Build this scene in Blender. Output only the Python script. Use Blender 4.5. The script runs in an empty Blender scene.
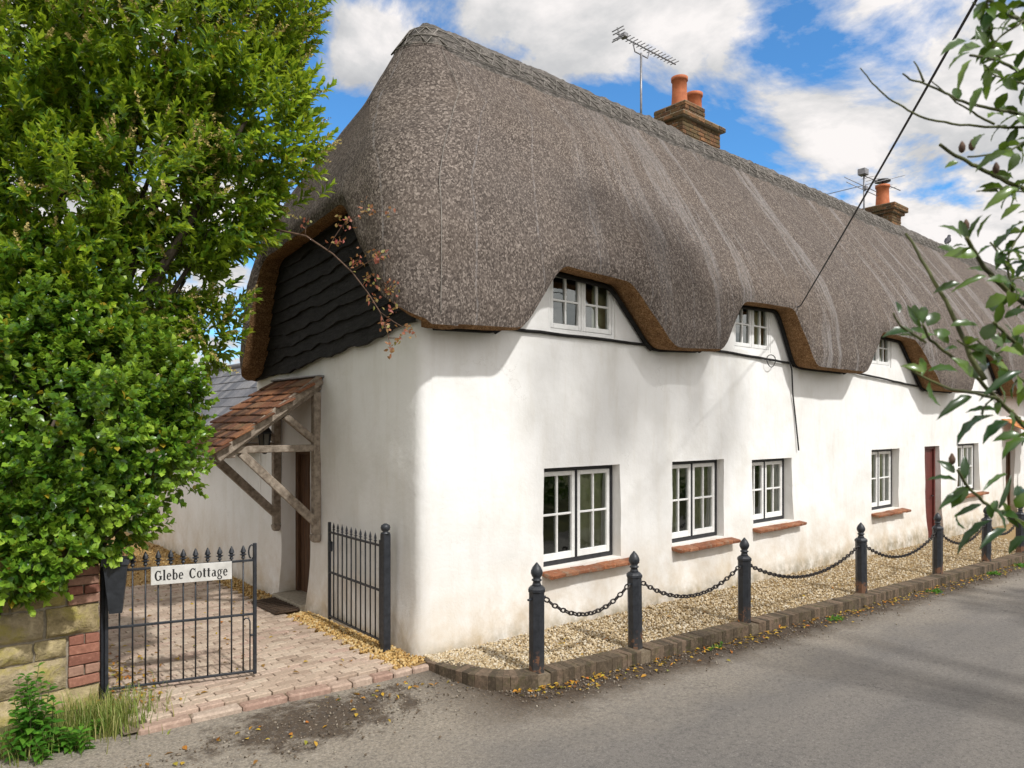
import bpy, math, random
import numpy as np
from mathutils import Vector, Matrix, noise, Quaternion
random.seed(7); rng = np.random.default_rng(11)
PI = math.pi
scn = bpy.context.scene
COL = scn.collection

# ------------------------------------------------------------------ camera frame (house axes: X along the road front, Y back, Z up)
F = 733.0; HY = 424.0; CH = 2.4
RIGHT = Vector((0.7565421, -0.6539450, 0)); FWD = Vector((0.6539450, 0.7565421, 0))
CAM = Vector((-4.217978, -6.291286, CH))
def at(px, py, d):
    """point at a given distance in front of the camera, used for measuring the plants"""
    return CAM + FWD * d + RIGHT * ((px - 512) / F * d) + Vector((0, 0, (HY - py) / F * d))
def gs(x): return -.017 * max(0.0, min(x, 26.0))      # the road falls gently along the row
def nz(x, y, z, s=1.0): return noise.noise(Vector((x * s, y * s, z * s)))

# ------------------------------------------------------------------ materials
def newmat(name):
    m = bpy.data.materials.new(name); m.use_nodes = True
    nt = m.node_tree; b = nt.nodes['Principled BSDF']
    return m, nt, b
class N:
    def __init__(s, nt): s.nt = nt
    def n(s, t, **k):
        x = s.nt.nodes.new(t)
        for a, v in k.items(): setattr(x, a, v)
        return x
    def l(s, a, b): s.nt.links.new(a, b)
    def val(s, sock, v):
        if hasattr(v, 'is_output') or isinstance(v, bpy.types.NodeSocket): s.l(v, sock)
        else: sock.default_value = v
    def coord(s, kind='Object', scale=(1, 1, 1), loc=(0, 0, 0)):
        t = s.n('ShaderNodeTexCoord'); m = s.n('ShaderNodeMapping')
        m.inputs['Scale'].default_value = scale; m.inputs['Location'].default_value = loc
        s.l(t.outputs[kind], m.inputs[0]); return m.outputs[0]
    def noise(s, vec, scale, detail=4, rough=.55, dist=0, out='Fac'):
        t = s.n('ShaderNodeTexNoise'); s.l(vec, t.inputs['Vector'])
        t.inputs['Scale'].default_value = scale; t.inputs['Detail'].default_value = detail
        t.inputs['Roughness'].default_value = rough; t.inputs['Distortion'].default_value = dist
        return t.outputs[out]
    def ramp(s, fac, stops, interp='LINEAR'):
        r = s.n('ShaderNodeValToRGB'); s.l(fac, r.inputs[0]); e = r.color_ramp.elements
        r.color_ramp.interpolation = interp
        while len(e) < len(stops): e.new(.5)
        for el, (p, c) in zip(e, stops):
            el.position = p; el.color = (c, c, c, 1) if isinstance(c, (int, float)) else (*c, 1)
        return r.outputs[0]
    def mix(s, fac, a, b, mode='MIX'):
        m = s.n('ShaderNodeMix', data_type='RGBA', blend_type=mode)
        s.val(m.inputs['Factor'], fac)
        for k, v in (('A', a), ('B', b)):
            i = [q for q in m.inputs if q.name == k and q.type == 'RGBA'][0]
            s.val(i, (*v, 1) if isinstance(v, tuple) else v)
        return [o for o in m.outputs if o.type == 'RGBA'][0]
    def math(s, op, a, b=0.0, clamp=False):
        m = s.n('ShaderNodeMath', operation=op, use_clamp=clamp)
        s.val(m.inputs[0], a); s.val(m.inputs[1], b); return m.outputs[0]
    def bump(s, h, strength=.4, dist=.02, prev=None):
        b = s.n('ShaderNodeBump'); b.inputs['Strength'].default_value = strength
        b.inputs['Distance'].default_value = dist; s.l(h, b.inputs['Height'])
        if prev: s.l(prev, b.inputs['Normal'])
        return b.outputs[0]
    def island(s): return s.n('ShaderNodeNewGeometry').outputs['Random Per Island']
    def sep(s, v):
        x = s.n('ShaderNodeSeparateXYZ'); s.l(v, x.inputs[0]); return x.outputs

def simple(name, c1, c2, scale=8, rough=.7, bump=.2, bdist=.01, detail=5, metal=0, isl=0.0, stretch=(1, 1, 1), spec=.4):
    m, nt, b = newmat(name); g = N(nt); v = g.coord('Object', stretch)
    f = g.noise(v, scale, detail)
    if isl: f = g.math('ADD', g.math('MULTIPLY', f, 1 - isl), g.math('MULTIPLY', g.island(), isl))
    g.l(g.ramp(f, [(.28, c1), (.72, c2)]), b.inputs['Base Color'])
    b.inputs['Roughness'].default_value = rough; b.inputs['Metallic'].default_value = metal
    b.inputs['Specular IOR Level'].default_value = spec
    if bump: g.l(g.bump(g.noise(v, scale * 3, 4), bump, bdist), b.inputs['Normal'])
    return m

def m_render_wall():
    m, nt, b = newmat('limewash'); g = N(nt); v = g.coord()
    col = g.ramp(g.noise(v, 1.3, 6, .6), [(.3, (.72, .71, .675)), (.5, (.80, .795, .775)), (.75, (.84, .838, .822))])
    col = g.mix(g.ramp(g.noise(g.coord('Object', (3, 3, .5)), 1.6, 5, .65), [(.5, 0.0), (.78, .35)]), col, (.60, .555, .47))
    z = g.sep(v)[2]
    low = g.math('MULTIPLY', g.math('SUBTRACT', 1.0, g.math('DIVIDE', z, 1.05), True), g.ramp(g.noise(v, 2.4, 6, .7), [(.3, 0.1), (.7, 1.0)]))
    col = g.mix(g.math('MULTIPLY', low, 1.0, True), col, (.50, .40, .27))
    st = g.math('MULTIPLY', g.ramp(g.noise(g.coord('Object', (1, 1, .8), (3, 1, 0)), .55, 4, .6), [(.52, 0.0), (.72, 1.0)]), g.math('SUBTRACT', 1.0, g.math('DIVIDE', z, 2.2), True))
    col = g.mix(g.math('MULTIPLY', st, .30), col, (.62, .52, .39))
    foot = g.math('MULTIPLY', g.math('SUBTRACT', 1.0, g.math('DIVIDE', g.math('ADD', z, .02), .2), True), g.ramp(g.noise(v, 7, 5, .7), [(.35, 0.0), (.6, 1.0)]))
    col = g.mix(g.math('MULTIPLY', foot, .7, True), col, (.22, .19, .12))
    vk = g.n('ShaderNodeTexVoronoi', feature='DISTANCE_TO_EDGE'); vk.inputs['Scale'].default_value = .55
    wv = g.n('ShaderNodeVectorMath', operation='ADD'); g.l(v, wv.inputs[0]); g.l(g.noise(v, 2.2, 6, .65, out='Color'), wv.inputs[1]); g.l(wv.outputs[0], vk.inputs['Vector'])
    ck = g.math('MULTIPLY', g.math('LESS_THAN', vk.outputs['Distance'], .0035), g.ramp(g.noise(v, .9, 3), [(.52, 0.0), (.62, .25)]))
    col = g.mix(ck, col, (.40, .37, .32))
    g.l(col, b.inputs['Base Color']); b.inputs['Roughness'].default_value = .9; b.inputs['Specular IOR Level'].default_value = .15
    n1 = g.bump(g.noise(v, 5, 5, .6), .35, .03); g.l(g.bump(g.noise(v, 60, 3), .18, .004, n1), b.inputs['Normal'])
    return m

def m_thatch():
    m, nt, b = newmat('thatch'); g = N(nt); v = g.coord()
    uv = g.n('ShaderNodeUVMap').outputs[0]
    def uvm(sx, sy):
        mp = g.n('ShaderNodeMapping'); mp.inputs['Scale'].default_value = (sx, sy, 1); g.l(uv, mp.inputs[0]); return mp.outputs[0]
    # reed ends: small flecks, slightly longer down the slope
    vo = g.n('ShaderNodeTexVoronoi'); vo.inputs['Scale'].default_value = 1; g.l(uvm(66, 36), vo.inputs['Vector'])
    fl = g.sep(vo.outputs['Color'])[0]
    col = g.ramp(fl, [(.0, (.058, .047, .041)), (.35, (.118, .096, .082)), (.7, (.19, .158, .136)), (1, (.34, .29, .25))])
    fine = g.noise(uvm(90, 34), 1, 3, .6)
    col = g.mix(g.ramp(fine, [(.35, .55), (.6, 0.0)]), col, (.045, .036, .030))
    # weather tone
    tone = g.noise(v, .5, 5, .6)
    col = g.mix(g.ramp(tone, [(.4, .0), (.75, .38)]), col, (.10, .088, .082))
    warm = g.noise(v, .8, 3, .5, 0)
    col = g.mix(g.ramp(warm, [(.5, 0.0), (.75, .22)]), col, (.19, .145, .11))
    # pale runs of silvered reed below the ridge, following the slope
    run = g.noise(uvm(1.5, .09), 1, 5, .66, .25)
    sx = g.ramp(run, [(.53, 0.0), (.585, .5), (.61, .12), (.66, .4), (.70, .12)])
    uvs = g.sep(uv)
    far = g.math('MULTIPLY', g.math('SUBTRACT', uvs[0], 1.2), .22, True)
    hi = g.ramp(g.math('DIVIDE', uvs[1], 6.0), [(.10, 0.0), (.45, 1.0)])
    col = g.mix(g.math('MULTIPLY', g.math('MULTIPLY', g.math('MULTIPLY', sx, far), hi), g.ramp(g.noise(uvm(60, 3), 1, 4, .7), [(.35, .35), (.6, 1.0)])), col, (.36, .35, .345))
    # joints in the wire netting: thin grey lines
    jw = g.n('ShaderNodeTexNoise'); g.l(uvm(.3, .5), jw.inputs['Vector']); jw.inputs['Scale'].default_value = 1
    ju = g.math('ADD', uvs[0], g.math('MULTIPLY', jw.outputs['Fac'], .35))
    fr = g.math('FRACT', g.math('DIVIDE', ju, .95))
    ln = g.math('MULTIPLY', g.math('LESS_THAN', g.math('ABSOLUTE', g.math('SUBTRACT', fr, .5)), .012), g.ramp(g.noise(v, 9, 3), [(.4, .15), (.6, .75)]))
    col = g.mix(g.math('MULTIPLY', ln, .38), col, (.34, .33, .33))
    g.l(col, b.inputs['Base Color']); b.inputs['Roughness'].default_value = .95; b.inputs['Specular IOR Level'].default_value = .1
    n1 = g.bump(g.noise(uvm(2.0, .5), 1, 3, .5), .16, .04)
    n2 = g.bump(fl, .7, .014, n1)
    g.l(g.bump(fine, .6, .015, n2), b.inputs['Normal'])
    return m

def m_straw():
    m, nt, b = newmat('cut_straw'); g = N(nt); v = g.coord()
    vo = g.n('ShaderNodeTexVoronoi'); vo.inputs['Scale'].default_value = 90; g.l(v, vo.inputs['Vector'])
    f = g.sep(vo.outputs['Color'])[0]
    col = g.ramp(f, [(0, (.12, .062, .027)), (.5, (.26, .145, .066)), (1, (.42, .26, .13))])
    col = g.mix(g.ramp(g.noise(g.coord('Object', (1, 1, 4)), 5, 5, .7), [(.35, .5), (.65, 0.0)]), col, (.075, .038, .018))
    g.l(col, b.inputs['Base Color']); b.inputs['Roughness'].default_value = .95; b.inputs['Specular IOR Level'].default_value = .1
    g.l(g.bump(f, 1.0, .02, g.bump(g.noise(v, 7, 5), .6, .05)), b.inputs['Normal']); return m
def m_ridge():
    m, nt, b = newmat('ridge_thatch'); g = N(nt); v = g.coord('Object', (1, 1, 1))
    f = g.noise(g.coord('Object', (6, 14, 14)), 3, 5, .7)
    col = g.ramp(f, [(.32, (.035, .032, .029)), (.5, (.135, .118, .104)), (.70, (.33, .30, .27))])
    col = g.mix(g.ramp(g.noise(g.coord('Object', (3, 3, 3), (5, 0, 0)), 2, 6, .75), [(.42, .7), (.56, 0.0)]), col, (.045, .042, .034))
    g.l(col, b.inputs['Base Color']); b.inputs['Roughness'].default_value = .95
    g.l(g.bump(f, .9, .04), b.inputs['Normal']); return m

def m_asphalt():
    m, nt, b = newmat('asphalt'); g = N(nt); v = g.coord(); s = g.sep(v)
    col = g.ramp(g.noise(v, 95, 3, .7), [(.3, (.098, .090, .084)), (.5, (.175, .163, .152)), (.72, (.30, .28, .258))])
    col = g.mix(g.ramp(g.noise(v, .9, 6, .65), [(.35, .0), (.7, .65)]), col, (.20, .185, .165))
    # wheel tracks and darker patches run along the road
    tr = g.noise(g.coord('Object', (.18, 1.3, 1)), 1.2, 4, .6)
    col = g.mix(g.ramp(tr, [(.42, 0.0), (.62, .45)]), col, (.105, .103, .104))
    # sandy dust and grit gathers towards the house side
    wob = g.math('MULTIPLY', g.noise(v, 1.1, 5, .65), 1.7)
    edge = g.math('ADD', g.math('ADD', s[1], g.math('MULTIPLY', g.math('MAXIMUM', s[0], 0.0), .055)), wob)
    dust = g.ramp(g.math('MULTIPLY', g.math('ADD', edge, 1.75), .5), [(.0, .1), (.7, .95)])
    left = g.ramp(g.math('MULTIPLY', g.math('ADD', s[0], 3.5), .25), [(0.0, 1.0), (1.0, .0)])
    dust = g.math('MAXIMUM', dust, g.math('MULTIPLY', left, g.ramp(g.noise(v, 1.5, 5, .6), [(.35, .35), (.65, .9)])))
    grit = g.ramp(g.noise(v, 55, 4, .75), [(.3, (.20, .17, .13)), (.5, (.32, .275, .215)), (.7, (.50, .45, .37))])
    col = g.mix(g.math('MULTIPLY', dust, .8), col, grit)
    # dark damp leaf mould along the kerb and in front of the drive
    kd = g.math('ADD', g.math('ADD', s[1], 1.22), g.math('MULTIPLY', s[0], .058))
    kd = g.math('ADD', kd, g.math('MULTIPLY', g.math('SUBTRACT', g.noise(v, 2.2, 6, .7), .5), .8))
    mould = g.ramp(g.math('ADD', kd, .6), [(.02, 0.0), (.40, .97)])
    gx = g.math('MULTIPLY', g.math('ADD', s[0], 1.35), .95); gy = g.math('MULTIPLY', g.math('ADD', s[1], .58), 2.1)
    d = g.math('SQRT', g.math('ADD', g.math('MULTIPLY', gx, gx), g.math('MULTIPLY', gy, gy)))
    d = g.math('ADD', d, g.math('MULTIPLY', g.math('SUBTRACT', g.noise(v, 3.4, 8, .78), .5), 3.4))
    patch = g.ramp(d, [(.55, .9), (1.5, 0.0)])
    onroad = g.ramp(g.math('MULTIPLY', g.math('ADD', s[0], .6), 1.2), [(0.0, 0.0), (1.0, 1.0)])
    mm = g.math('MAXIMUM', patch, g.math('MULTIPLY', mould, onroad))
    soil = g.ramp(g.noise(v, 60, 5, .8), [(.35, (.032, .022, .014)), (.6, (.09, .062, .04)), (.75, (.2, .15, .1))])
    col = g.mix(mm, col, soil)
    col = g.mix(g.ramp(g.noise(v, 26, 5, .75), [(.38, .45), (.52, 0.0)]), col, (.07, .066, .063))
    col = g.mix(g.ramp(g.noise(v, 40, 4, .8), [(.58, 0.0), (.70, .5)]), col, (.42, .40, .37))
    cr = g.n('ShaderNodeTexVoronoi', feature='DISTANCE_TO_EDGE'); cr.inputs['Scale'].default_value = .8
    wv = g.n('ShaderNodeVectorMath', operation='ADD'); g.l(v, wv.inputs[0]); g.l(g.noise(v, 3, 4, out='Color'), wv.inputs[1]); g.l(wv.outputs[0], cr.inputs['Vector'])
    ck = g.math('MULTIPLY', g.math('LESS_THAN', cr.outputs['Distance'], .008), g.ramp(g.noise(v, 1.2, 3), [(.56, 0.0), (.66, .4)]))
    col = g.mix(ck, col, (.03, .03, .03))
    g.l(col, b.inputs['Base Color']); b.inputs['Roughness'].default_value = .88; b.inputs['Specular IOR Level'].default_value = .25
    n1 = g.bump(g.noise(v, 2, 4), .3, .03)
    g.l(g.bump(g.noise(v, 70, 4, .75), .9, .012, n1), b.inputs['Normal']); return m

def m_leaf(name, cols, rough=.38, trans=.25, tcol=(.25, .45, .03), spec=.4, tip_tone=False):
    m, nt, b = newmat(name); g = N(nt)
    f = g.n('ShaderNodeAttribute', attribute_name='tip_tone').outputs['Fac'] if tip_tone else g.island()  # tone along each shoot, with lit tips painted in
    col = g.ramp(f, cols)
    v = g.coord(); cn = g.noise(v, 2.6, 3, .6); col = g.mix(g.ramp(cn, [(.5, 0.0), (.68, .35)]), col, cols[-1][1]); col = g.mix(g.ramp(cn, [(.34, .5), (.48, 0.0)]), col, cols[0][1])
    if tip_tone: col = g.mix(g.math('MULTIPLY', g.math('GREATER_THAN', g.island(), .985), .8), col, (.45, .30, .03))
    g.l(col, b.inputs['Base Color']); b.inputs['Roughness'].default_value = rough; b.inputs['Specular IOR Level'].default_value = spec
    t = g.n('ShaderNodeBsdfTranslucent'); t.inputs['Color'].default_value = (*tcol, 1)
    mx = g.n('ShaderNodeMixShader'); mx.inputs[0].default_value = trans
    g.l(b.outputs[0], mx.inputs[1]); g.l(t.outputs[0], mx.inputs[2])
    g.l(mx.outputs[0], nt.nodes['Material Output'].inputs['Surface']); return m

def m_glass():
    m, nt, b = newmat('window_glass'); g = N(nt)
    gl = g.n('ShaderNodeBsdfGlossy'); gl.inputs['Roughness'].default_value = .02; gl.inputs['Color'].default_value = (.9, .95, .92, 1)
    tr = g.n('ShaderNodeBsdfTransparent'); tr.inputs['Color'].default_value = (.75, .82, .76, 1)
    fr = g.n('ShaderNodeFresnel'); fr.inputs['IOR'].default_value = 1.55
    g.l(g.bump(g.noise(g.coord(), 3, 2), .12, .02), gl.inputs['Normal'])
    mx = g.n('ShaderNodeMixShader'); g.l(g.math('ADD', g.math('MULTIPLY', fr.outputs[0], 1.7), .07, True), mx.inputs[0])
    g.l(tr.outputs[0], mx.inputs[1]); g.l(gl.outputs[0], mx.inputs[2])
    g.l(mx.outputs[0], nt.nodes['Material Output'].inputs['Surface']); return m

def m_black_iron(name='black_iron', rust=False):
    m, nt, b = newmat(name); g = N(nt); v = g.coord()
    ad = g.n('ShaderNodeVectorMath', operation='ADD'); g.l(v, ad.inputs[0]); oi = g.n('ShaderNodeObjectInfo'); g.l(g.math('MULTIPLY', oi.outputs['Random'], 20.0), ad.inputs[1]); vz = v; v = ad.outputs[0]
    f = g.noise(v, 18, 5, .7)
    col = g.ramp(f, [(.3, (.010, .012, .016)), (.7, (.030, .034, .042))])
    rf = g.ramp(g.noise(v, 30, 3), [(.3, .32), (.7, .6)])
    if rust:
        z = g.sep(vz)[2]
        k = g.math('MULTIPLY', g.ramp(g.noise(v, 7, 5, .7), [(.46, 0.0), (.54, 1.0)]), g.math('SUBTRACT', 1.0, g.math('DIVIDE', z, .42), True))
        col = g.mix(g.ramp(k, [(.25, 0.0), (.45, 1.0)]), col, (.16, .075, .04))
        dust = g.math('MULTIPLY', g.math('SUBTRACT', 1.0, g.math('DIVIDE', z, .3), True), .35)
        col = g.mix(dust, col, (.13, .11, .085))
    g.l(col, b.inputs['Base Color']); g.l(rf, b.inputs['Roughness']); b.inputs['Specular IOR Level'].default_value = .5
    g.l(g.bump(f, .25, .004), b.inputs['Normal']); return m

def m_island(name, stops, rough=.85, bump=.4, bdist=.006, scale=30, nmix=.35, spec=.25, moss=None):
    """blocks, tiles, stones: one tone per piece with grain and dirt on top"""
    m, nt, b = newmat(name); g = N(nt); v = g.coord()
    col = g.ramp(g.island(), stops)
    gr = g.noise(v, scale, 5, .7)
    col = g.mix(g.ramp(gr, [(.3, nmix), (.6, 0.0)]), col, tuple(.35 * c for c in stops[0][1]))
    col = g.mix(g.ramp(gr, [(.55, 0.0), (.8, nmix)]), col, tuple(min(.8, 1.5 * c) for c in stops[-1][1]))
    if moss:
        col = g.mix(g.ramp(g.noise(v, moss[0], 5, .7), [(moss[1], 0.0), (moss[1] + .14, moss[3] if len(moss) > 3 else .85)]), col, moss[2])
    g.l(col, b.inputs['Base Color']); b.inputs['Roughness'].default_value = rough; b.inputs['Specular IOR Level'].default_value = spec
    g.l(g.bump(gr, bump, bdist), b.inputs['Normal']); return m

M = dict(
    wall=m_render_wall(), thatch=m_thatch(), ridge=m_ridge(), asphalt=m_asphalt(), glass=m_glass(),
    straw=m_straw(),
    spar=simple('hazel_spar', (.10, .09, .08), (.33, .305, .27), 20, .9, .2),
    board=simple('tarred_board', (.004, .004, .004), (.026, .025, .024), 6, .8, .7, .02, 6, stretch=(1, 1, 5), spec=.25),
    white=simple('white_paint', (.70, .70, .68), (.82, .82, .80), 14, .5, .12, .003),
    blackpaint=simple('black_paint', (.012, .012, .014), (.03, .03, .034), 14, .5, .1, .003),
    sill=m_island('sill_tile', [(0, (.24, .095, .05)), (.5, (.36, .14, .065)), (1, (.32, .18, .11))], .85, .7, .012, 22, .6, moss=(11, .52, (.22, .18, .13), .75)),
    curtain=simple('curtain_cloth', (.42, .38, .25), (.62, .57, .40), 5, .9, .1),
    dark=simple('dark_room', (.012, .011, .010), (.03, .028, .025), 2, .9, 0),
    reddoor=simple('red_door_paint', (.095, .024, .02), (.14, .035, .028), 6, .5, .15, .004),
    wooddoor=simple('oak_door', (.05, .024, .012), (.13, .065, .03), 8, .7, .4, .006, stretch=(4, 4, .6)),
    timber=simple('weathered_timber', (.15, .115, .085), (.40, .34, .27), 6, .85, .6, .012, 6, stretch=(3, 3, 3)),
    tile=m_island('clay_tile', [(0, (.09, .045, .028)), (.35, (.20, .085, .045)), (.7, (.33, .135, .06)), (1, (.22, .14, .08))], .85, .5, .01, 25, .5, moss=(6, .58, (.10, .10, .03), .7)),
    slate=m_island('slate', [(0, (.10, .105, .12)), (.5, (.17, .17, .185)), (1, (.25, .245, .25))], .6, .3, .005, 18, .4),
    brick=m_island('chimney_brick', [(0, (.07, .045, .028)), (.5, (.17, .085, .045)), (1, (.30, .15, .07))], .92, .8, .015, 22, .7, moss=(5, .44, (.115, .085, .04), .85)),
    pot=simple('terracotta', (.34, .10, .04), (.52, .17, .07), 9, .75, .2, .004),
    mortar=simple('mortar', (.22, .19, .14), (.40, .35, .27), 25, .95, .5, .01),
    kerb=m_island('kerb_brick', [(0, (.070, .054, .037)), (.5, (.125, .095, .064)), (1, (.19, .135, .095))], .92, .7, .01, 30, .55, moss=(8, .54, (.07, .07, .025), .6)),
    paver=m_island('paver', [(0, (.36, .27, .205)), (.4, (.47, .365, .28)), (.75, (.55, .45, .35)), (1, (.47, .335, .265))], .88, .5, .006, 40, .4, moss=(2.2, .58, (.17, .125, .085), .6)),
    joint=simple('joint_sand', (.11, .085, .055), (.24, .19, .13), 40, .95, .5, .01),
    edging=m_island('edging_block', [(0, (.34, .22, .17)), (.5, (.43, .32, .25)), (1, (.50, .42, .34))], .9, .5, .008, 30, .4),
    gravel=m_island('gravel_stone', [(0, (.24, .17, .09)), (.3, (.46, .35, .20)), (.6, (.58, .47, .30)), (.85, (.66, .60, .48)), (1, (.34, .27, .19))], .75, .2, .003, 60, .25),
    goldgravel=m_island('golden_gravel', [(0, (.22, .12, .04)), (.35, (.46, .28, .09)), (.7, (.58, .40, .16)), (1, (.60, .48, .28))], .8, .2, .003, 60, .25),
    grit=m_island('grit', [(0, (.06, .045, .03)), (.5, (.18, .14, .10)), (1, (.36, .32, .26))], .95, .3, .003, 60, .3),
    goldbase=simple('golden_bed', (.28, .16, .05), (.55, .37, .15), 60, .95, .9, .02, 6),
    gravelbase=simple('gravel_bed', (.20, .13, .055), (.46, .33, .16), 60, .95, .9, .02, 6),
    stone=m_island('sandstone', [(0, (.32, .25, .13)), (.5, (.44, .36, .20)), (1, (.38, .31, .20))], .95, 1.0, .035, 11, .65, moss=(4, .48, (.34, .29, .08), .8)),
    redbrick=m_island('red_brick', [(0, (.20, .085, .06)), (.5, (.32, .14, .095)), (1, (.36, .22, .16))], .9, .5, .008, 26, .4, moss=(6, .62, (.30, .25, .13), .6)),
    iron=m_black_iron(), bollard=m_black_iron('bollard_iron', True),
    chain=simple('rusted_chain', (.012, .012, .014), (.05, .04, .035), 30, .55, .2, .003, metal=.3),
    alu=simple('aerial_metal', (.16, .16, .17), (.34, .34, .35), 12, .45, 0, metal=.6),
    cable=simple('cable_sheath', (.012, .012, .013), (.03, .03, .03), 9, .6, 0),
    signwhite=simple('sign_enamel', (.46, .45, .42), (.66, .65, .62), 8, .4, .05, .002),
    signink=simple('sign_ink', (.012, .012, .012), (.02, .02, .02), 8, .5, 0),
    mat=simple('coir_mat', (.035, .022, .014), (.12, .075, .045), 60, .98, 1.0, .02),
    bark=simple('bark', (.035, .028, .02), (.12, .095, .07), 10, .95, .8, .02, 6, stretch=(1, 1, .4)),
    twig=simple('twig_bark', (.05, .028, .018), (.15, .09, .06), 20, .8, .3, .003),
    greenstem=simple('green_stem', (.030, .034, .012), (.11, .12, .035), 9, .7, .3, .003),
    laurel=m_leaf('laurel_leaf', [(0, (.012, .045, .008)), (.22, (.04, .11, .010)), (.45, (.10, .22, .018)), (.78, (.30, .44, .035)), (1, (.46, .56, .06))], .34, .33, (.60, .76, .05), .4, True),
    shrub=m_leaf('shrub_leaf', [(0, (.014, .046, .008)), (.25, (.04, .115, .012)), (.5, (.13, .27, .022)), (.8, (.27, .43, .045)), (1, (.38, .52, .07))], .30, .24, (.45, .62, .05), .45, True),
    bloom=m_leaf('flower_spike', [(0, (.34, .28, .10)), (1, (.60, .47, .20))], .8, .2, (.4, .35, .1), .1),
    holly=m_leaf('holly_leaf', [(0, (.007, .024, .012)), (.4, (.016, .048, .018)), (.75, (.05, .105, .018)), (1, (.13, .20, .03))], .25, .14, (.25, .42, .03), .45),
    rose=m_leaf('rose_leaf', [(0, (.34, .07, .07)), (.55, (.36, .13, .09)), (1, (.24, .28, .07))], .5, .3, (.45, .25, .06)),
    fallen=m_leaf('fallen_leaf', [(0, (.10, .04, .015)), (.3, (.30, .15, .03)), (.6, (.52, .36, .03)), (.85, (.45, .12, .02)), (1, (.25, .32, .04))], .6, .1, (.5, .4, .05)),
    grass=m_leaf('grass_blade', [(0, (.08, .13, .02)), (.5, (.17, .25, .04)), (.8, (.33, .31, .10)), (1, (.42, .36, .16))], .6, .25, (.4, .5, .06)),
    weed=m_leaf('weed_leaf', [(0, (.03, .10, .012)), (.6, (.07, .21, .02)), (1, (.14, .30, .03))], .5, .25, (.2, .5, .03)),
    hedge=m_leaf('hedge_leaf', [(0, (.012, .035, .008)), (.6, (.03, .08, .012)), (1, (.06, .13, .02))], .5, .15),
    soil=simple('verge_soil', (.05, .05, .02), (.12, .12, .04), 3, .95, .6, .03),
    bird=simple('pigeon_feather', (.03, .03, .035), (.09, .09, .10), 12, .7, 0),
    fluemetal=simple('cowl_metal', (.02, .02, .024), (.05, .05, .055), 10, .5, 0),
    lanternglass=simple('lantern_glass', (.10, .10, .09), (.2, .2, .18), 8, .1, 0, spec=.8),
)

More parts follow.
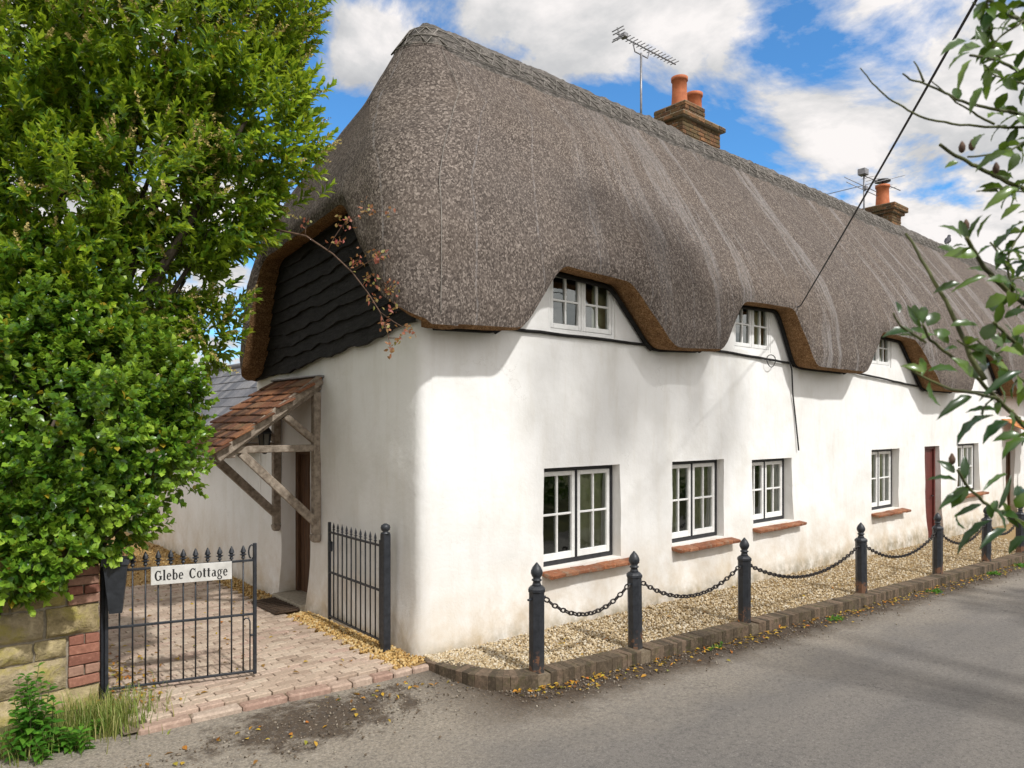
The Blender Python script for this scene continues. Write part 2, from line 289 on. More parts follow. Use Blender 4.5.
# ------------------------------------------------------------------ mesh helpers
class MB:
    def __init__(s): s.v = []; s.f = []; s.sm = []
    def add(s, vs, fs, smooth=False):
        o = len(s.v); s.v += [tuple(p) for p in vs]; s.f += [tuple(i + o for i in f) for f in fs]; s.sm += [smooth] * len(fs)
    def box(s, c, size, rot=None, bev=0.0, jit=0.0):
        hx, hy, hz = [q / 2 for q in size]; R = rot if rot is not None else Matrix.Identity(3); c = Vector(c)
        j = lambda: random.uniform(-jit, jit)
        if bev <= 0:
            vs = [c + R @ Vector((x * hx + j(), y * hy + j(), z * hz + j())) for z in (-1, 1) for y in (-1, 1) for x in (-1, 1)]
            s.add(vs, [(0, 2, 3, 1), (4, 5, 7, 6), (0, 1, 5, 4), (2, 6, 7, 3), (0, 4, 6, 2), (1, 3, 7, 5)]); return
        # chamfered box: 24 verts
        idx = {}; vs = []
        jj = {(x, y, z): Vector((j(), j(), j())) for x in (-1, 1) for y in (-1, 1) for z in (-1, 1)}
        for x in (-1, 1):
            for y in (-1, 1):
                for z in (-1, 1):
                    for a in range(3):
                        p = Vector((x * (hx - bev), y * (hy - bev), z * (hz - bev)))
                        p[a] += (x, y, z)[a] * bev
                        idx[(x, y, z, a)] = len(vs); vs.append(c + R @ (p + jj[(x, y, z)]))
        fs = []
        for a in range(3):
            b_, c_ = (a + 1) % 3, (a + 2) % 3
            for sg in (-1, 1):
                q = []
                for (p, r) in ((-1, -1), (1, -1), (1, 1), (-1, 1)):
                    k = [0, 0, 0]; k[a] = sg; k[b_] = p; k[c_] = r; q.append(idx[(*k, a)])
                fs.append(tuple(q if sg > 0 else q[::-1]))
            for p in (-1, 1):
                for r in (-1, 1):
                    k1 = [0, 0, 0]; k2 = [0, 0, 0]; k1[a] = -1; k2[a] = 1
                    for k in (k1, k2): k[b_] = p; k[c_] = r
                    q = (idx[(*k1, b_)], idx[(*k2, b_)], idx[(*k2, c_)], idx[(*k1, c_)])
                    fs.append(q if p * r > 0 else q[::-1])
        for x in (-1, 1):
            for y in (-1, 1):
                for z in (-1, 1):
                    q = tuple(idx[(x, y, z, a)] for a in range(3)); fs.append(q if x * y * z > 0 else q[::-1])
        s.add(vs, fs)
    def beam(s, a, b, w, h, up=Vector((0, 0, 1)), bev=.008, jit=.004):
        a = Vector(a); b = Vector(b); d = (b - a); L = d.length; d.normalize()
        if abs(d.dot(up)) > .99: up = Vector((0, 1, 0))
        y = up.cross(d).normalized(); z = d.cross(y)
        s.box((a + b) / 2, (L, w, h), Matrix((d, y, z)).transposed(), bev, jit)
    def tube(s, pts, r, n=8, cap=True, smooth=True):
        pts = [Vector(p) for p in pts]; rs = r if isinstance(r, (list, tuple)) else [r] * len(pts)
        vs = []; fs = []; prev = None
        for i, p in enumerate(pts):
            d = (pts[min(i + 1, len(pts) - 1)] - pts[max(i - 1, 0)])
            if d.length < 1e-9: d = Vector((0, 0, 1))
            d.normalize()
            if prev is None:
                u = d.orthogonal().normalized()
            else:
                u = (prev - d * prev.dot(d)); u = u.normalized() if u.length > 1e-6 else d.orthogonal().normalized()
            prev = u; w = d.cross(u)
            for k in range(n):
                a = 2 * PI * k / n; vs.append(p + (u * math.cos(a) + w * math.sin(a)) * rs[i])
        for i in range(len(pts) - 1):
            for k in range(n):
                k2 = (k + 1) % n; fs.append((i * n + k, i * n + k2, (i + 1) * n + k2, (i + 1) * n + k))
        if cap:
            fs.append(tuple(range(n - 1, -1, -1))); fs.append(tuple((len(pts) - 1) * n + k for k in range(n)))
        s.add(vs, fs, smooth)
    def lathe(s, prof, c=(0, 0, 0), n=16, smooth=True, a0=0.0):
        vs = []; fs = []
        for (r, z) in prof:
            for k in range(n):
                a = a0 + 2 * PI * k / n; vs.append((c[0] + r * math.cos(a), c[1] + r * math.sin(a), c[2] + z))
        for i in range(len(prof) - 1):
            for k in range(n):
                k2 = (k + 1) % n; fs.append((i * n + k, i * n + k2, (i + 1) * n + k2, (i + 1) * n + k))
        fs.append(tuple(range(n - 1, -1, -1))); fs.append(tuple((len(prof) - 1) * n + k for k in range(n)))
        s.add(vs, fs, smooth)
    def prism(s, poly, ext):
        """flat polygon (3D points) pushed along ext"""
        n = len(poly); e = Vector(ext); a = [Vector(p) for p in poly]
        s.add(a + [p + e for p in a], [tuple(range(n - 1, -1, -1)), tuple(range(n, 2 * n))] + [(i, (i + 1) % n, (i + 1) % n + n, i + n) for i in range(n)])
    def grid(s, rows, smooth=True):
        h = len(rows); w = len(rows[0]); vs = [p for r in rows for p in r]
        s.add(vs, [(i * w + j, i * w + j + 1, (i + 1) * w + j + 1, (i + 1) * w + j) for i in range(h - 1) for j in range(w - 1)], smooth)
    def build(s, name, mat, parent=None):
        me = bpy.data.meshes.new(name); org = Vector(parent['_o']) if parent is not None and '_o' in parent else Vector((0, 0, 0))
        me.from_pydata([(p[0] - org.x, p[1] - org.y, p[2] - org.z) for p in s.v], [], s.f)
        me.polygons.foreach_set('use_smooth', s.sm); me.update()
        me.materials.append(mat)
        o = bpy.data.objects.new(name, me); COL.objects.link(o)
        if parent is not None:
            o.parent = parent
            if '_o' in parent: o['_o'] = parent['_o']
        return o
def npmesh(name, V, Fc, mat, parent=None, smooth=True):
    """V (n,3), Fc list of (array (m,k)) polygons"""
    me = bpy.data.meshes.new(name)
    org = np.array(parent['_o']) if parent is not None and '_o' in parent else np.zeros(3)
    V = np.asarray(V, np.float32) - org.astype(np.float32)
    me.vertices.add(len(V)); me.vertices.foreach_set('co', V.ravel())
    loops = np.concatenate([f.ravel() for f in Fc]).astype(np.int32)
    sizes = np.concatenate([np.full(len(f), f.shape[1]) for f in Fc]).astype(np.int32)
    st = np.concatenate([[0], np.cumsum(sizes)[:-1]]).astype(np.int32)
    me.loops.add(len(loops)); me.loops.foreach_set('vertex_index', loops)
    me.polygons.add(len(sizes)); me.polygons.foreach_set('loop_start', st)
    try: me.polygons.foreach_set('loop_total', sizes)
    except Exception: pass
    me.polygons.foreach_set('use_smooth', np.full(len(sizes), smooth))
    me.update(calc_edges=True); me.validate(); me.materials.append(mat)
    o = bpy.data.objects.new(name, me); COL.objects.link(o)
    if parent is not None: o.parent = parent
    return o
def thing(name, label, cat, loc=(0, 0, 0), group=None):
    o = bpy.data.objects.new(name, None); COL.objects.link(o); o.location = loc; o.empty_display_size = .2
    o['_o'] = tuple(loc); tag(o, label, cat, group); return o
def tag(o, label, cat, group=None):
    o['label'] = label; o['category'] = cat
    if group: o['group'] = group
    return o
def kind(o, k, label=None):
    o['kind'] = k
    if label: o['label'] = label
    return o
def copy_thing(r, loc, label):
    def cp(o, parent):
        c = o.copy(); COL.objects.link(c); c.parent = parent
        for ch in list(o.children): cp(ch, c)
        return c
    c = cp(r, None); c.location = loc; c['label'] = label; return c

# leaves ------------------------------------------------------------
LEAF_V = np.array([(0, 0, 0), (-.40, .28, .10), (.40, .28, .10), (-.46, .58, .10), (.46, .58, .10), (0, 1, -.10), (0, .28, .0), (0, .60, .0)])
LEAF_T = np.array([(0, 6, 1), (0, 2, 6), (7, 5, 3), (7, 4, 5)]); LEAF_Q = np.array([(6, 7, 3, 1), (6, 2, 4, 7)])
def frames(d, up):
    d = d / np.linalg.norm(d, axis=1, keepdims=True)
    x = np.cross(d, up); nrm = np.linalg.norm(x, axis=1, keepdims=True)
    x = np.where(nrm < 1e-5, np.array([1., 0, 0]), x / np.maximum(nrm, 1e-9)); z = np.cross(x, d); return x, d, z
def leaves(P, D, U, L, W, tmpl=LEAF_V, tris=LEAF_T, quads=LEAF_Q):
    x, y, z = frames(D, U); n = len(P); k = len(tmpl)
    V = P[:, None, :] + tmpl[None, :, 0:1] * W[:, None, None] * x[:, None, :] + tmpl[None, :, 1:2] * L[:, None, None] * y[:, None, :] + tmpl[None, :, 2:3] * L[:, None, None] * z[:, None, :]
    off = (np.arange(n) * k)[:, None, None]
    return V.reshape(-1, 3), [(tris[None] + off).reshape(-1, 3), (quads[None] + off).reshape(-1, 4)]
def rdir(n):
    v = rng.normal(size=(n, 3)); return v / np.linalg.norm(v, axis=1, keepdims=True)

# ------------------------------------------------------------------ HOUSE
house = thing('thatched_cottage', 'long white rendered cottage row under one steep grey thatched roof', 'cottage', (0, 0, 0))

# roof form
def sm_interp(x, xs, ys, w):
    x = np.asarray(x, float); acc = 0
    for k in np.linspace(-1, 1, 9): acc = acc + np.interp(x + k * w, xs, ys)
    return acc / 9
ZT = 7.74
AZ = [2.9, 3.4, 4.3, 4.9, 5.5, 6.2, 7.0, 7.42, 7.60, 7.70, 7.74]; AI = [-.03, 0, .10, .34, .73, 1.22, 1.78, 2.06, 2.20, 2.31, 2.40]
EI = [-.03, 0, .03, .13, .39, .77, 1.22, 1.46, 1.60, 1.70, 1.80]
def insA(z): return sm_interp(z, AZ, AI, .10)
def insE(z): return sm_interp(z, AZ, EI, .10)
YF, YB, XE = -.50, 4.30, -.45
def rad(z): return np.minimum(np.interp(z, [3.0, 5.0, 6.5, 7.4], [.55, .66, .95, .8]), np.maximum(2.4 - insA(z), 0) * .98 + .001)
def outline(seg, q, z, off=0.0):
    """seg 0 front (q = X at base), 1 first corner (q 0..1), 2 gable end (q 0..1), 3 back corner, 4 back (q = X)"""
    a = insA(z); e = insE(z); r = rad(z); yf = YF + a; yb = YB - a; xe = XE + e; r0 = .55; hw = (yb - yf) / 2
    if seg in (0, 4):
        w = np.clip(1 - (q - (XE + r0)) / 6.5, 0, 1)
        X = q + ((xe + r) - (XE + r0)) * w
        return (X, yf - off, 0, -1) if seg == 0 else (X, yb + off, 0, 1)
    if seg == 2: return (xe - off, yf + r + (yb - yf - 2 * r) * q, -1, 0)
    a_ = (-PI / 2 - q * PI / 2) if seg == 1 else (PI - q * PI / 2)
    cy = yf + r if seg == 1 else yb - r
    return (xe + r + (r + off) * math.cos(a_), cy + (r + off) * math.sin(a_), math.cos(a_), math.sin(a_))
LIPX = [-.45, .9, 1.0, 1.56, 1.62, 2.80, 2.90, 3.62, 3.70, 4.72, 4.82, 5.36, 5.44, 6.85, 6.96, 7.45, 7.55, 9.25, 9.40, 10.12, 10.2, 11.8, 11.9, 12.95, 13.1, 14.6, 14.8, 15.5, 15.6, 17.2, 17.3, 18.3, 18.4, 34]
LIPZ = [3.37, 3.42, 3.44, 4.17, 4.21, 4.16, 4.10, 3.42, 3.40, 3.45, 3.48, 4.17, 4.21, 4.26, 4.20, 3.38, 3.35, 3.34, 3.38, 4.11, 4.15, 4.12, 4.06, 3.18, 3.14, 3.14, 3.18, 4.05, 4.10, 4.10, 4.03, 3.2, 3.15, 3.15]
def lip_front(X): return float(sm_interp(X, LIPX, LIPZ, .10))
def gq(y, z):
    a = float(insA(z)); r = float(rad(z)); return (y - (YF + a + r)) / ((YB - YF) - 2 * a - 2 * r)
GL = [(-.10, 3.37), (-.055, 3.41), (gq(1.06, 4.80), 4.80), (gq(1.22, 4.88), 4.88), (gq(3.25, 4.62), 4.62), (gq(3.42, 4.50), 4.50), (gq(3.78, 3.14), 3.14), (gq(3.86, 3.06), 3.06), (1.1, 3.05)]
def lip_gable(q): return float(sm_interp(q, [g[0] for g in GL], [g[1] for g in GL], .022))
cols = []
X = 34.0
while X > XE + .55 + 1e-6:
    cols.append((0, X)); X -= .055 if X < 13.5 else .12
for k in range(13): cols.append((1, k / 12))
for k in range(1, 90): cols.append((2, k / 90))
for k in range(13): cols.append((3, k / 12))
X = XE + .55 + .2
while X < 34: cols.append((4, X)); X += .6
NR = 52
def lip_of(seg, q):
    if seg == 0: return lip_front(q)
    if seg == 1: return lip_gable(-.1 + .1 * q) if q > .35 else 3.37
    if seg == 2: return lip_gable(q)
    if seg == 3: return lip_gable(1 + .1 * q)
    return 3.05
V = []; UV = []; lips = []
s_acc = 0; prev = None
for (sg, q) in cols:
    zl = lip_of(sg, q)
    for i in range(NR):
        t = i / (NR - 1); t = 1 - (1 - t) ** 1.25
        z = zl + (ZT - zl) * t
        x, y, nx, ny = outline(sg, q, z)
        x = float(x); y = float(y)
        fade = min(1, (ZT - z) / .4)
        dsp = (.03 * nz(x, y, z, .55) + .018 * nz(x * 1.2, y * 1.2, z * .35, 1.7) + .012 * nz(x, y, z, 5)) * fade
        if sg == 0 or sg == 4: uu = q
        elif sg == 1: uu = .10 - q * .86
        elif sg == 2: uu = -.76 - q * 3.4
        else: uu = -4.16 - q * .86
        sag = .03 * nz(x * .4, 0, 7, 1)
        rnd = .045 * max(0, 1 - i / 2.0)          # rounded lower edge
        V.append((x + nx * (dsp - rnd), y + ny * (dsp - rnd), z + sag * t)); UV.append((uu, z * 1.25))
    lips.append((V[-NR], sg, q))
nc = len(cols); V = np.array(V)
fi = []
for c in range(nc - 1):
    b0 = c * NR
    for i in range(NR - 1): fi.append((b0 + i, b0 + i + 1, b0 + NR + i + 1, b0 + NR + i))
fi = np.array(fi)
roof = npmesh('roof', V, [fi], M['thatch'], house)
uvl = roof.data.uv_layers.new(name='UVMap'); li = np.zeros(len(roof.data.loops), np.int32); roof.data.loops.foreach_get('vertex_index', li)
uvl.data.foreach_set('uv', np.array(UV, np.float32)[li].ravel())
roof['label'] = 'grey brown thatch with swept cut-outs over the upper windows'
# straw soffit: the cut underside running back to the wall
rows = [[], [], [], []]
for (p, sg, q) in lips:
    p = Vector(p); inn = Vector((max(p.x, -.03), min(max(p.y, -.03), 4.23), p.z + .02))
    for k, (t, dz) in enumerate(((0, 0), (.14, -.030), (.6, -.010), (1, .02))):
        r_ = p.lerp(inn, t); r_.z = p.z + dz + (.012 * nz(p.x * 6, p.y * 6, k, 2) if k else 0); rows[k].append(r_)
mb = MB(); mb.grid(rows); mb.build('soffit', M['straw'], roof)
# ridge cap and its crossed spars
rows = []
rc = [c for c in cols if c[0] != 0 or c[1] < 31][::1]
rz = [7.10, 7.20, 7.3, 7.42, 7.55, 7.64, 7.70, 7.735]
for k, z in enumerate(rz):
    r_ = []
    for (sg, q) in rc:
        x, y, nx, ny = outline(sg, q, z, (-.05, -.006, .012, .024, .028, .028, .024, .02)[k]); rg = .022 * nz(float(x) * 1.0, float(y), z * 2, 6) + .012 * nz(float(x), float(y), z, 17); x = x + nx * rg; y = y + ny * rg
        lo = 0.0
        r_.append((float(x), float(y), z + .022 + lo + .035 * nz(float(x) * .4, 0, 7, 1) + .03 * nz(float(x), float(y), z, 5) + .012 * nz(float(x), float(y), z, 15)))
    rows.append(r_)
mb = MB(); mb.grid(rows); mb.build('ridge_cap', M['ridge'], roof)
mb = MB()
def ridge_pt(sg, q, z, off=.032):
    x, y, nx, ny = outline(sg, q, z, off); return Vector((float(x), float(y), z + .028))
zz = [7.24, 7.56]
for ph in (0, 1):
    pts = [];
    for k in range(0, 76):
        X = .4 + k * .30
        pts.append(ridge_pt(0, X, zz[(k + ph) % 2]))
    mb.tube(pts, .009, 5)
    pts = [ridge_pt(1 if k < 3 else 2 if k < 8 else 3, [0, .4, .8, .05, .28, .5, .72, .95, .2, .6, 1][k], zz[(k + ph) % 2]) for k in range(11)]
    mb.tube(pts, .012, 5)
for z in zz + [7.4]:
    mb.tube([ridge_pt(0, 23 - k * .3, z) for k in range(77)] + [ridge_pt(1, k / 6, z) for k in range(7)] + [ridge_pt(2, k / 6, z) for k in range(1, 7)], .007, 5)
mb.build('ridge_spars', M['spar'], roof)
# netting seam running down the hip
mb = MB(); pts = []
for i in range(46):
    z = 3.45 + i * (7.2 - 3.45) / 45; x, y, nx, ny = outline(1, .25 - .1 * i / 45, z, .035 + .01 * nz(z, 3, 1, 3)); pts.append((float(x) + .012 * nz(z, 0, 0, 2.5), float(y), z))
mb.tube(pts, .004, 5)
mb.build('netting_seam', M['spar'], roof)

# walls ---------------------------------------------------------------
# path: s<0 along the gable (Y=-s), s>0 along the front (X=s), with a rounded corner
RC = .14
def wall_pt(s, z, rec=0.0):
    bat = .07 * max(0, 1 - max(z, 0) / .9) ** 2
    lump = .030 * nz(s, z, 0, .8) + .014 * nz(s, z, 5, 2.3) + .004 * nz(s, z, 9, 6)
    o = bat + lump
    L = RC * PI / 4
    if s > L: x, y, nx, ny = s - L + RC, 0, 0, -1
    elif s < -L: x, y, nx, ny = 0, -s - L + RC, -1, 0
    else:
        a = PI * 1.25 + s / RC
        x, y, nx, ny = RC + RC * math.cos(a), RC + RC * math.sin(a), math.cos(a), math.sin(a)
    return (x + nx * o - nx * rec, y + ny * o - ny * rec, z)
LL = RC * PI / 4 - RC
def sX(X): return X + LL
def sY(Y): return -(Y + LL)
OPEN = []   # (s0, s1, z0, z1, recess)
WIN = [  # x0 x1 z0 z1
    (1.72, 3.08, .68, 1.875), (4.19, 5.47, .70, 1.87), (6.25, 7.50, .78, 1.83), (10.58, 11.92, .66, 1.89), (15.30, 16.85, .72, 1.92)]
DORM = [(1.80, 2.98, 3.50, 4.27), (5.72, 6.82, 3.56, 4.36), (10.35, 11.50, 3.55, 4.30), (15.9, 16.9, 3.5, 4.25)]
for (a, b, c, d) in WIN: OPEN.append((sX(a), sX(b), c, d, .15))
for (a, b, c, d) in DORM: OPEN.append((sX(a), sX(b), c, d, .05))
OPEN.append((sX(13.30), sX(14.20), -.22, 1.90, .2)); OPEN.append((sX(18.95), sX(19.75), -.32, 1.90, .2))
GD = (2.56, 3.46, -.02, 2.06); OPEN.append((sY(GD[1]), sY(GD[0]), GD[2], GD[3], .28))
ss = set(np.round(np.arange(sY(4.28), 8.0, .09), 4)) | set(np.round(np.arange(8.0, 34, .2), 4)) | set(np.round(np.linspace(-.11, .11, 7), 4))
zs = set(np.round(np.arange(-.64, 4.61, .11), 4))
def merge(st, vals):
    st = {q for q in st if min(abs(q - v) for v in vals) > .03}; return sorted(st | set(vals))
ss = merge(ss, [o[0] for o in OPEN] + [o[1] for o in OPEN]); zs = merge(zs, sorted({o[2] for o in OPEN} | {o[3] for o in OPEN}))
mb = MB(); vid = {}
def wv(i, j):
    if (i, j) not in vid: vid[(i, j)] = len(mb.v); mb.v.append(wall_pt(ss[i], zs[j]))
    return vid[(i, j)]
for i in range(len(ss) - 1):
    for j in range(len(zs) - 1):
        sc, zc = (ss[i] + ss[i + 1]) / 2, (zs[j] + zs[j + 1]) / 2
        if any(o[0] < sc < o[1] and o[2] < zc < o[3] for o in OPEN): continue
        mb.f.append((wv(i, j), wv(i + 1, j), wv(i + 1, j + 1), wv(i, j + 1))); mb.sm.append(True)
for (s0, s1, z0, z1, rec) in OPEN:   # reveals, edge slightly eased
    i0, i1 = ss.index(s0), ss.index(s1); j0, j1 = zs.index(z0), zs.index(z1)
    ring = [(i, j0) for i in range(i0, i1)] + [(i1, j) for j in range(j0, j1)] + [(i, j1) for i in range(i1, i0, -1)] + [(i0, j) for j in range(j1, j0, -1)]
    a = [wall_pt(ss[i], zs[j]) for i, j in ring]; b = [wall_pt(ss[i], zs[j], rec + .06) for i, j in ring]; n = len(ring)
    mb.add(a + b, [(k, k + n, (k + 1) % n + n, (k + 1) % n) for k in range(n)])
mb.build('wall', M['wall'], house)
mb = MB(); mb.grid([[(34, 4.2, -.2), (0, 4.2, -.2), (0, 4.2, 2)], [(34, 4.2, 3.4), (0, 4.2, 3.4), (0, 4.2, 2.2)]], False); mb.build('back_wall', M['wall'], house)
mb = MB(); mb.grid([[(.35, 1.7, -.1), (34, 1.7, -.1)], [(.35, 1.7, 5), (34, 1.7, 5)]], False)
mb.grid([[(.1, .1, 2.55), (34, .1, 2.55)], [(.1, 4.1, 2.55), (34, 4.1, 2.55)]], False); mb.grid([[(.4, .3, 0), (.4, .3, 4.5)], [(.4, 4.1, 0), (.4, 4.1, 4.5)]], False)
mb.build('interior_wall', M['dark'], house)  # near-black colour stands in for the unlit rooms behind the panes

# windows -------------------------------------------------------------
def window(x0, x1, z0, z1, rec, ground=True, curtains=(1, 1), label=None):
    y = rec
    fm = M['blackpaint'] if ground else M['white']; fw = .05 if ground else .045
    mb = MB()
    for (xa, xb, za, zb) in ((x0, x0 + fw, z0, z1), (x1 - fw, x1, z0, z1), (x0 + fw, x1 - fw, z0, z0 + fw), (x0 + fw, x1 - fw, z1 - fw, z1), ((x0 + x1) / 2 - .018, (x0 + x1) / 2 + .018, z0 + fw, z1 - fw)):
        mb.box(((xa + xb) / 2, y + .04, (za + zb) / 2), (xb - xa, .08, zb - za), None, .004)
    w = mb.build('window', fm, house)
    if label: w['label'] = label
    xm = (x0 + x1) / 2
    for (a, b) in ((x0 + fw + .004, xm - .021), (xm + .021, x1 - fw - .004)):
        mb = MB(); za, zb = z0 + fw + .006, z1 - fw - .006; st = .055 if ground else .045; br = .085 if ground else .06; yc = y + .030
        t = .05
        mb.box((a + st / 2, yc, (za + zb) / 2), (st, t, zb - za), None, .005); mb.box((b - st / 2, yc, (za + zb) / 2), (st, t, zb - za), None, .005)
        mb.box(((a + b) / 2, yc, za + br / 2), (b - a - 2 * st, t - .004, br), None, .005); mb.box(((a + b) / 2, yc, zb - st / 2), (b - a - 2 * st, t - .004, st), None, .005)
        zm = (za + br + zb - st) / 2
        mb.box(((a + b) / 2, yc, (za + br + zb - st) / 2), (.026, t - .012, zb - st - za - br), None, .004)
        mb.box(((a + b) / 2, yc, zm), (b - a - 2 * st, t - .016, .026), None, .004)
        c = mb.build('casement', M['white'], w)
        mb = MB()
        for (p, q) in ((a + st, (a + b) / 2), ((a + b) / 2, b - st)):
            for (r, s_) in ((za + br, zm), (zm, zb - st)):
                tx = random.uniform(-.004, .004); tz = random.uniform(-.004, .004)
                mb.add([(p, yc + .006 - tx - tz, r), (q, yc + .006 + tx - tz, r), (q, yc + .006 + tx + tz, s_), (p, yc + .006 - tx + tz, s_)], [(0, 1, 2, 3)])
        mb.build('panes', M['glass'], w)
    for side in (0, 1):
        wd = curtains[side] * (x1 - x0)
        if wd <= 0: continue
        a, b = (x0 - .05, x0 - .05 + wd) if side == 0 else (x1 + .05 - wd, x1 + .05)
        nn = max(12, int((b - a) / .02)); rows = []
        for z in (z0 - .03, (z0 + z1) / 2, z1 + .05):
            rows.append([(a + (b - a) * k / nn, y + .13 + .022 * math.sin(k * .9 + 1.3 * math.sin(k * .37)) + .01 * nz(k * .3, z, x0, 1), z) for k in range(nn + 1)])
        mb = MB(); mb.grid(rows); mb.build('curtain', M['curtain'], w)
    if ground:
        mb = MB(); n = 7; X0, X1 = x0 - .02, x1 + .20
        for k in range(n):
            a = X0 + (X1 - X0) * k / n; b = X0 + (X1 - X0) * (k + 1) / n
            R = Matrix.Rotation(-.10, 3, 'X') @ Matrix.Rotation(random.uniform(-.012, .012), 3, 'Y')
            mb.box(((a + b) / 2, -.02, z0 - .052 + random.uniform(-.004, .004)), (b - a + .001, .28, .05), Matrix.Rotation(.12, 3, 'X') @ R.inverted() @ R, .009, .004)
        mb.build('sill', M['sill'], w)
    return w
window(*WIN[0], .13, True, (.16, .52)); window(*WIN[1], .13, True, (.40, .48)); window(*WIN[2], .15, True, (.42, .5)); window(*WIN[3], .15, True, (.42, .5))
window(*WIN[4], .13, True, (.45, .45), 'window with closed pale curtains')
window(*DORM[0], .015, False, (.0, .28)); window(*DORM[1], .015, False, (.0, .45)); window(*DORM[2], .015, False, (.2, .3)); window(*DORM[3], .015, False, (.2, .3))
# dark tarred trim round the dormer cheeks and along the eaves line
mb = MB()
for (xa, xb) in ((.93, 3.72), (4.75, 7.55), (9.3, 13.1), (14.65, 18.4)):
    pts = []
    x = xa
    while x <= xb: pts.append((x, -.045, lip_front(x) - .012)); x += .07
    mb.tube(pts, .034, 6)
    zz0 = lip_front(xa + .02) + .035; zz1 = lip_front(xb - .02) + .05
    pts = [(xa + (xb - xa) * k / 12, -.035, zz0 + (zz1 - zz0) * k / 12 + .01 * nz(k, xa, 0, .8)) for k in range(13)]
    mb.tube(pts, .019, 6)
for (xa, xb) in ((.1, .95), (3.68, 4.78), (7.5, 9.35), (13.0, 14.7)):
    mb.tube([(xa + (xb - xa) * k / 8, -.06, lip_front(xa + (xb - xa) * k / 8) - .005) for k in range(9)], .022, 6)
mb.build('eaves_trim', M['board'], house)

# weatherboarded gable -------------------------------------------------
mb = MB()
def bz(y, i): return float(np.interp(y, [-.1, .4, 1.5, 2.9, 4.2], [3.46, 3.39, 3.27, 3.11, 3.02])) * (1 - i * .01) + i * .205 + .055 * nz(y * 1.5, i * 3.1, 0, 1) + .030 * nz(y * 4, i * 5, 2, 1) + .008 * nz(y * 11, i * 5, 4, 1) + .007 * nz(y * 31, i * 7, 4, 1) - .02 * i * 0
for i in range(10):
    n = 60; lo = []; mid = []; hi = []; lof = []
    ya = max(-.02, YF + float(insA(3.45 + i * .205 + .3)) + .16); yb_ = min(4.2, YB - float(insA(3.2 + i * .205 + .3)) - .12)
    for k in range(n + 1):
        y = ya + (yb_ - ya) * k / n; z = bz(y, i)
        wv_ = .016 * nz(y * 2.2, i * 4, 8, 1); lo.append((-.055, y, z)); lof.append((-.09 + wv_, y, z + .004)); mid.append((-.075 + wv_ * .6, y, z + .10)); hi.append((-.045, y, z + .30))
    mb.grid([lo, lof, mid, hi], False)
mb.build('weatherboarding', M['board'], house)

# doors ----------------------------------------------------------------
def door(x0, x1, z0, z1, y, mat, label, parent=house):
    mb = MB(); fw = .07
    for (a, b, c, d) in ((x0, x0 + fw, z0, z1), (x1 - fw, x1, z0, z1), (x0 + fw, x1 - fw, z1 - fw, z1)): mb.box(((a + b) / 2, y + .03, (c + d) / 2), (b - a, .09, d - c), None, .005)
    n = 6
    for k in range(n):
        a = x0 + fw + (x1 - x0 - 2 * fw) * k / n; b = x0 + fw + (x1 - x0 - 2 * fw) * (k + 1) / n
        mb.box(((a + b) / 2, y + .05, (z0 + z1 - fw) / 2), (b - a - .004, .045, z1 - fw - z0), None, .005)
    d = mb.build('door', mat, parent); d['label'] = label
    mb = MB(); mb.tube([(x1 - .16, y + .02, z0 + .98), (x1 - .16, y - .03, z0 + .98), (x1 - .26, y - .03, z0 + .98)], .011, 6); mb.build('handle', M['iron'], d)
    return d
door(13.30, 14.20, -.22, 1.90, .12, M['reddoor'], 'narrow dark red front door'); door(18.95, 19.75, -.32, 1.90, .12, M['wooddoor'], 'dark door beneath the far tiled canopy')
mb = MB(); xd = .22
for (a, b, c, d) in ((GD[0], GD[0] + .08, 0, GD[3]), (GD[1] - .08, GD[1], 0, GD[3]), (GD[0] + .08, GD[1] - .08, GD[3] - .08, GD[3])): mb.box((xd + .03, (a + b) / 2, (c + d) / 2), (.10, b - a, d - c), None, .006)
for k in range(6):
    w_ = (GD[1] - GD[0] - .16) / 6; mb.box((xd + .05, GD[0] + .08 + w_ * (k + .5), (GD[3] - .08) / 2 + .03), (.05, w_ - .006, GD[3] - .14), None, .006)
d_ = mb.build('door', M['wooddoor'], house); d_['label'] = 'dark plank side door inside the porch'
mb = MB(); mb.tube([(xd + .01, 2.78, 1.0), (xd - .05, 2.78, 1.0), (xd - .05, 2.90, 1.0)], .012, 6); mb.build('handle', M['iron'], d_)
mb = MB(); mb.box((.06, 3.01, .03), (.40, .92, .10), None, .015); mb.build('doorstep', M['mortar'], house)

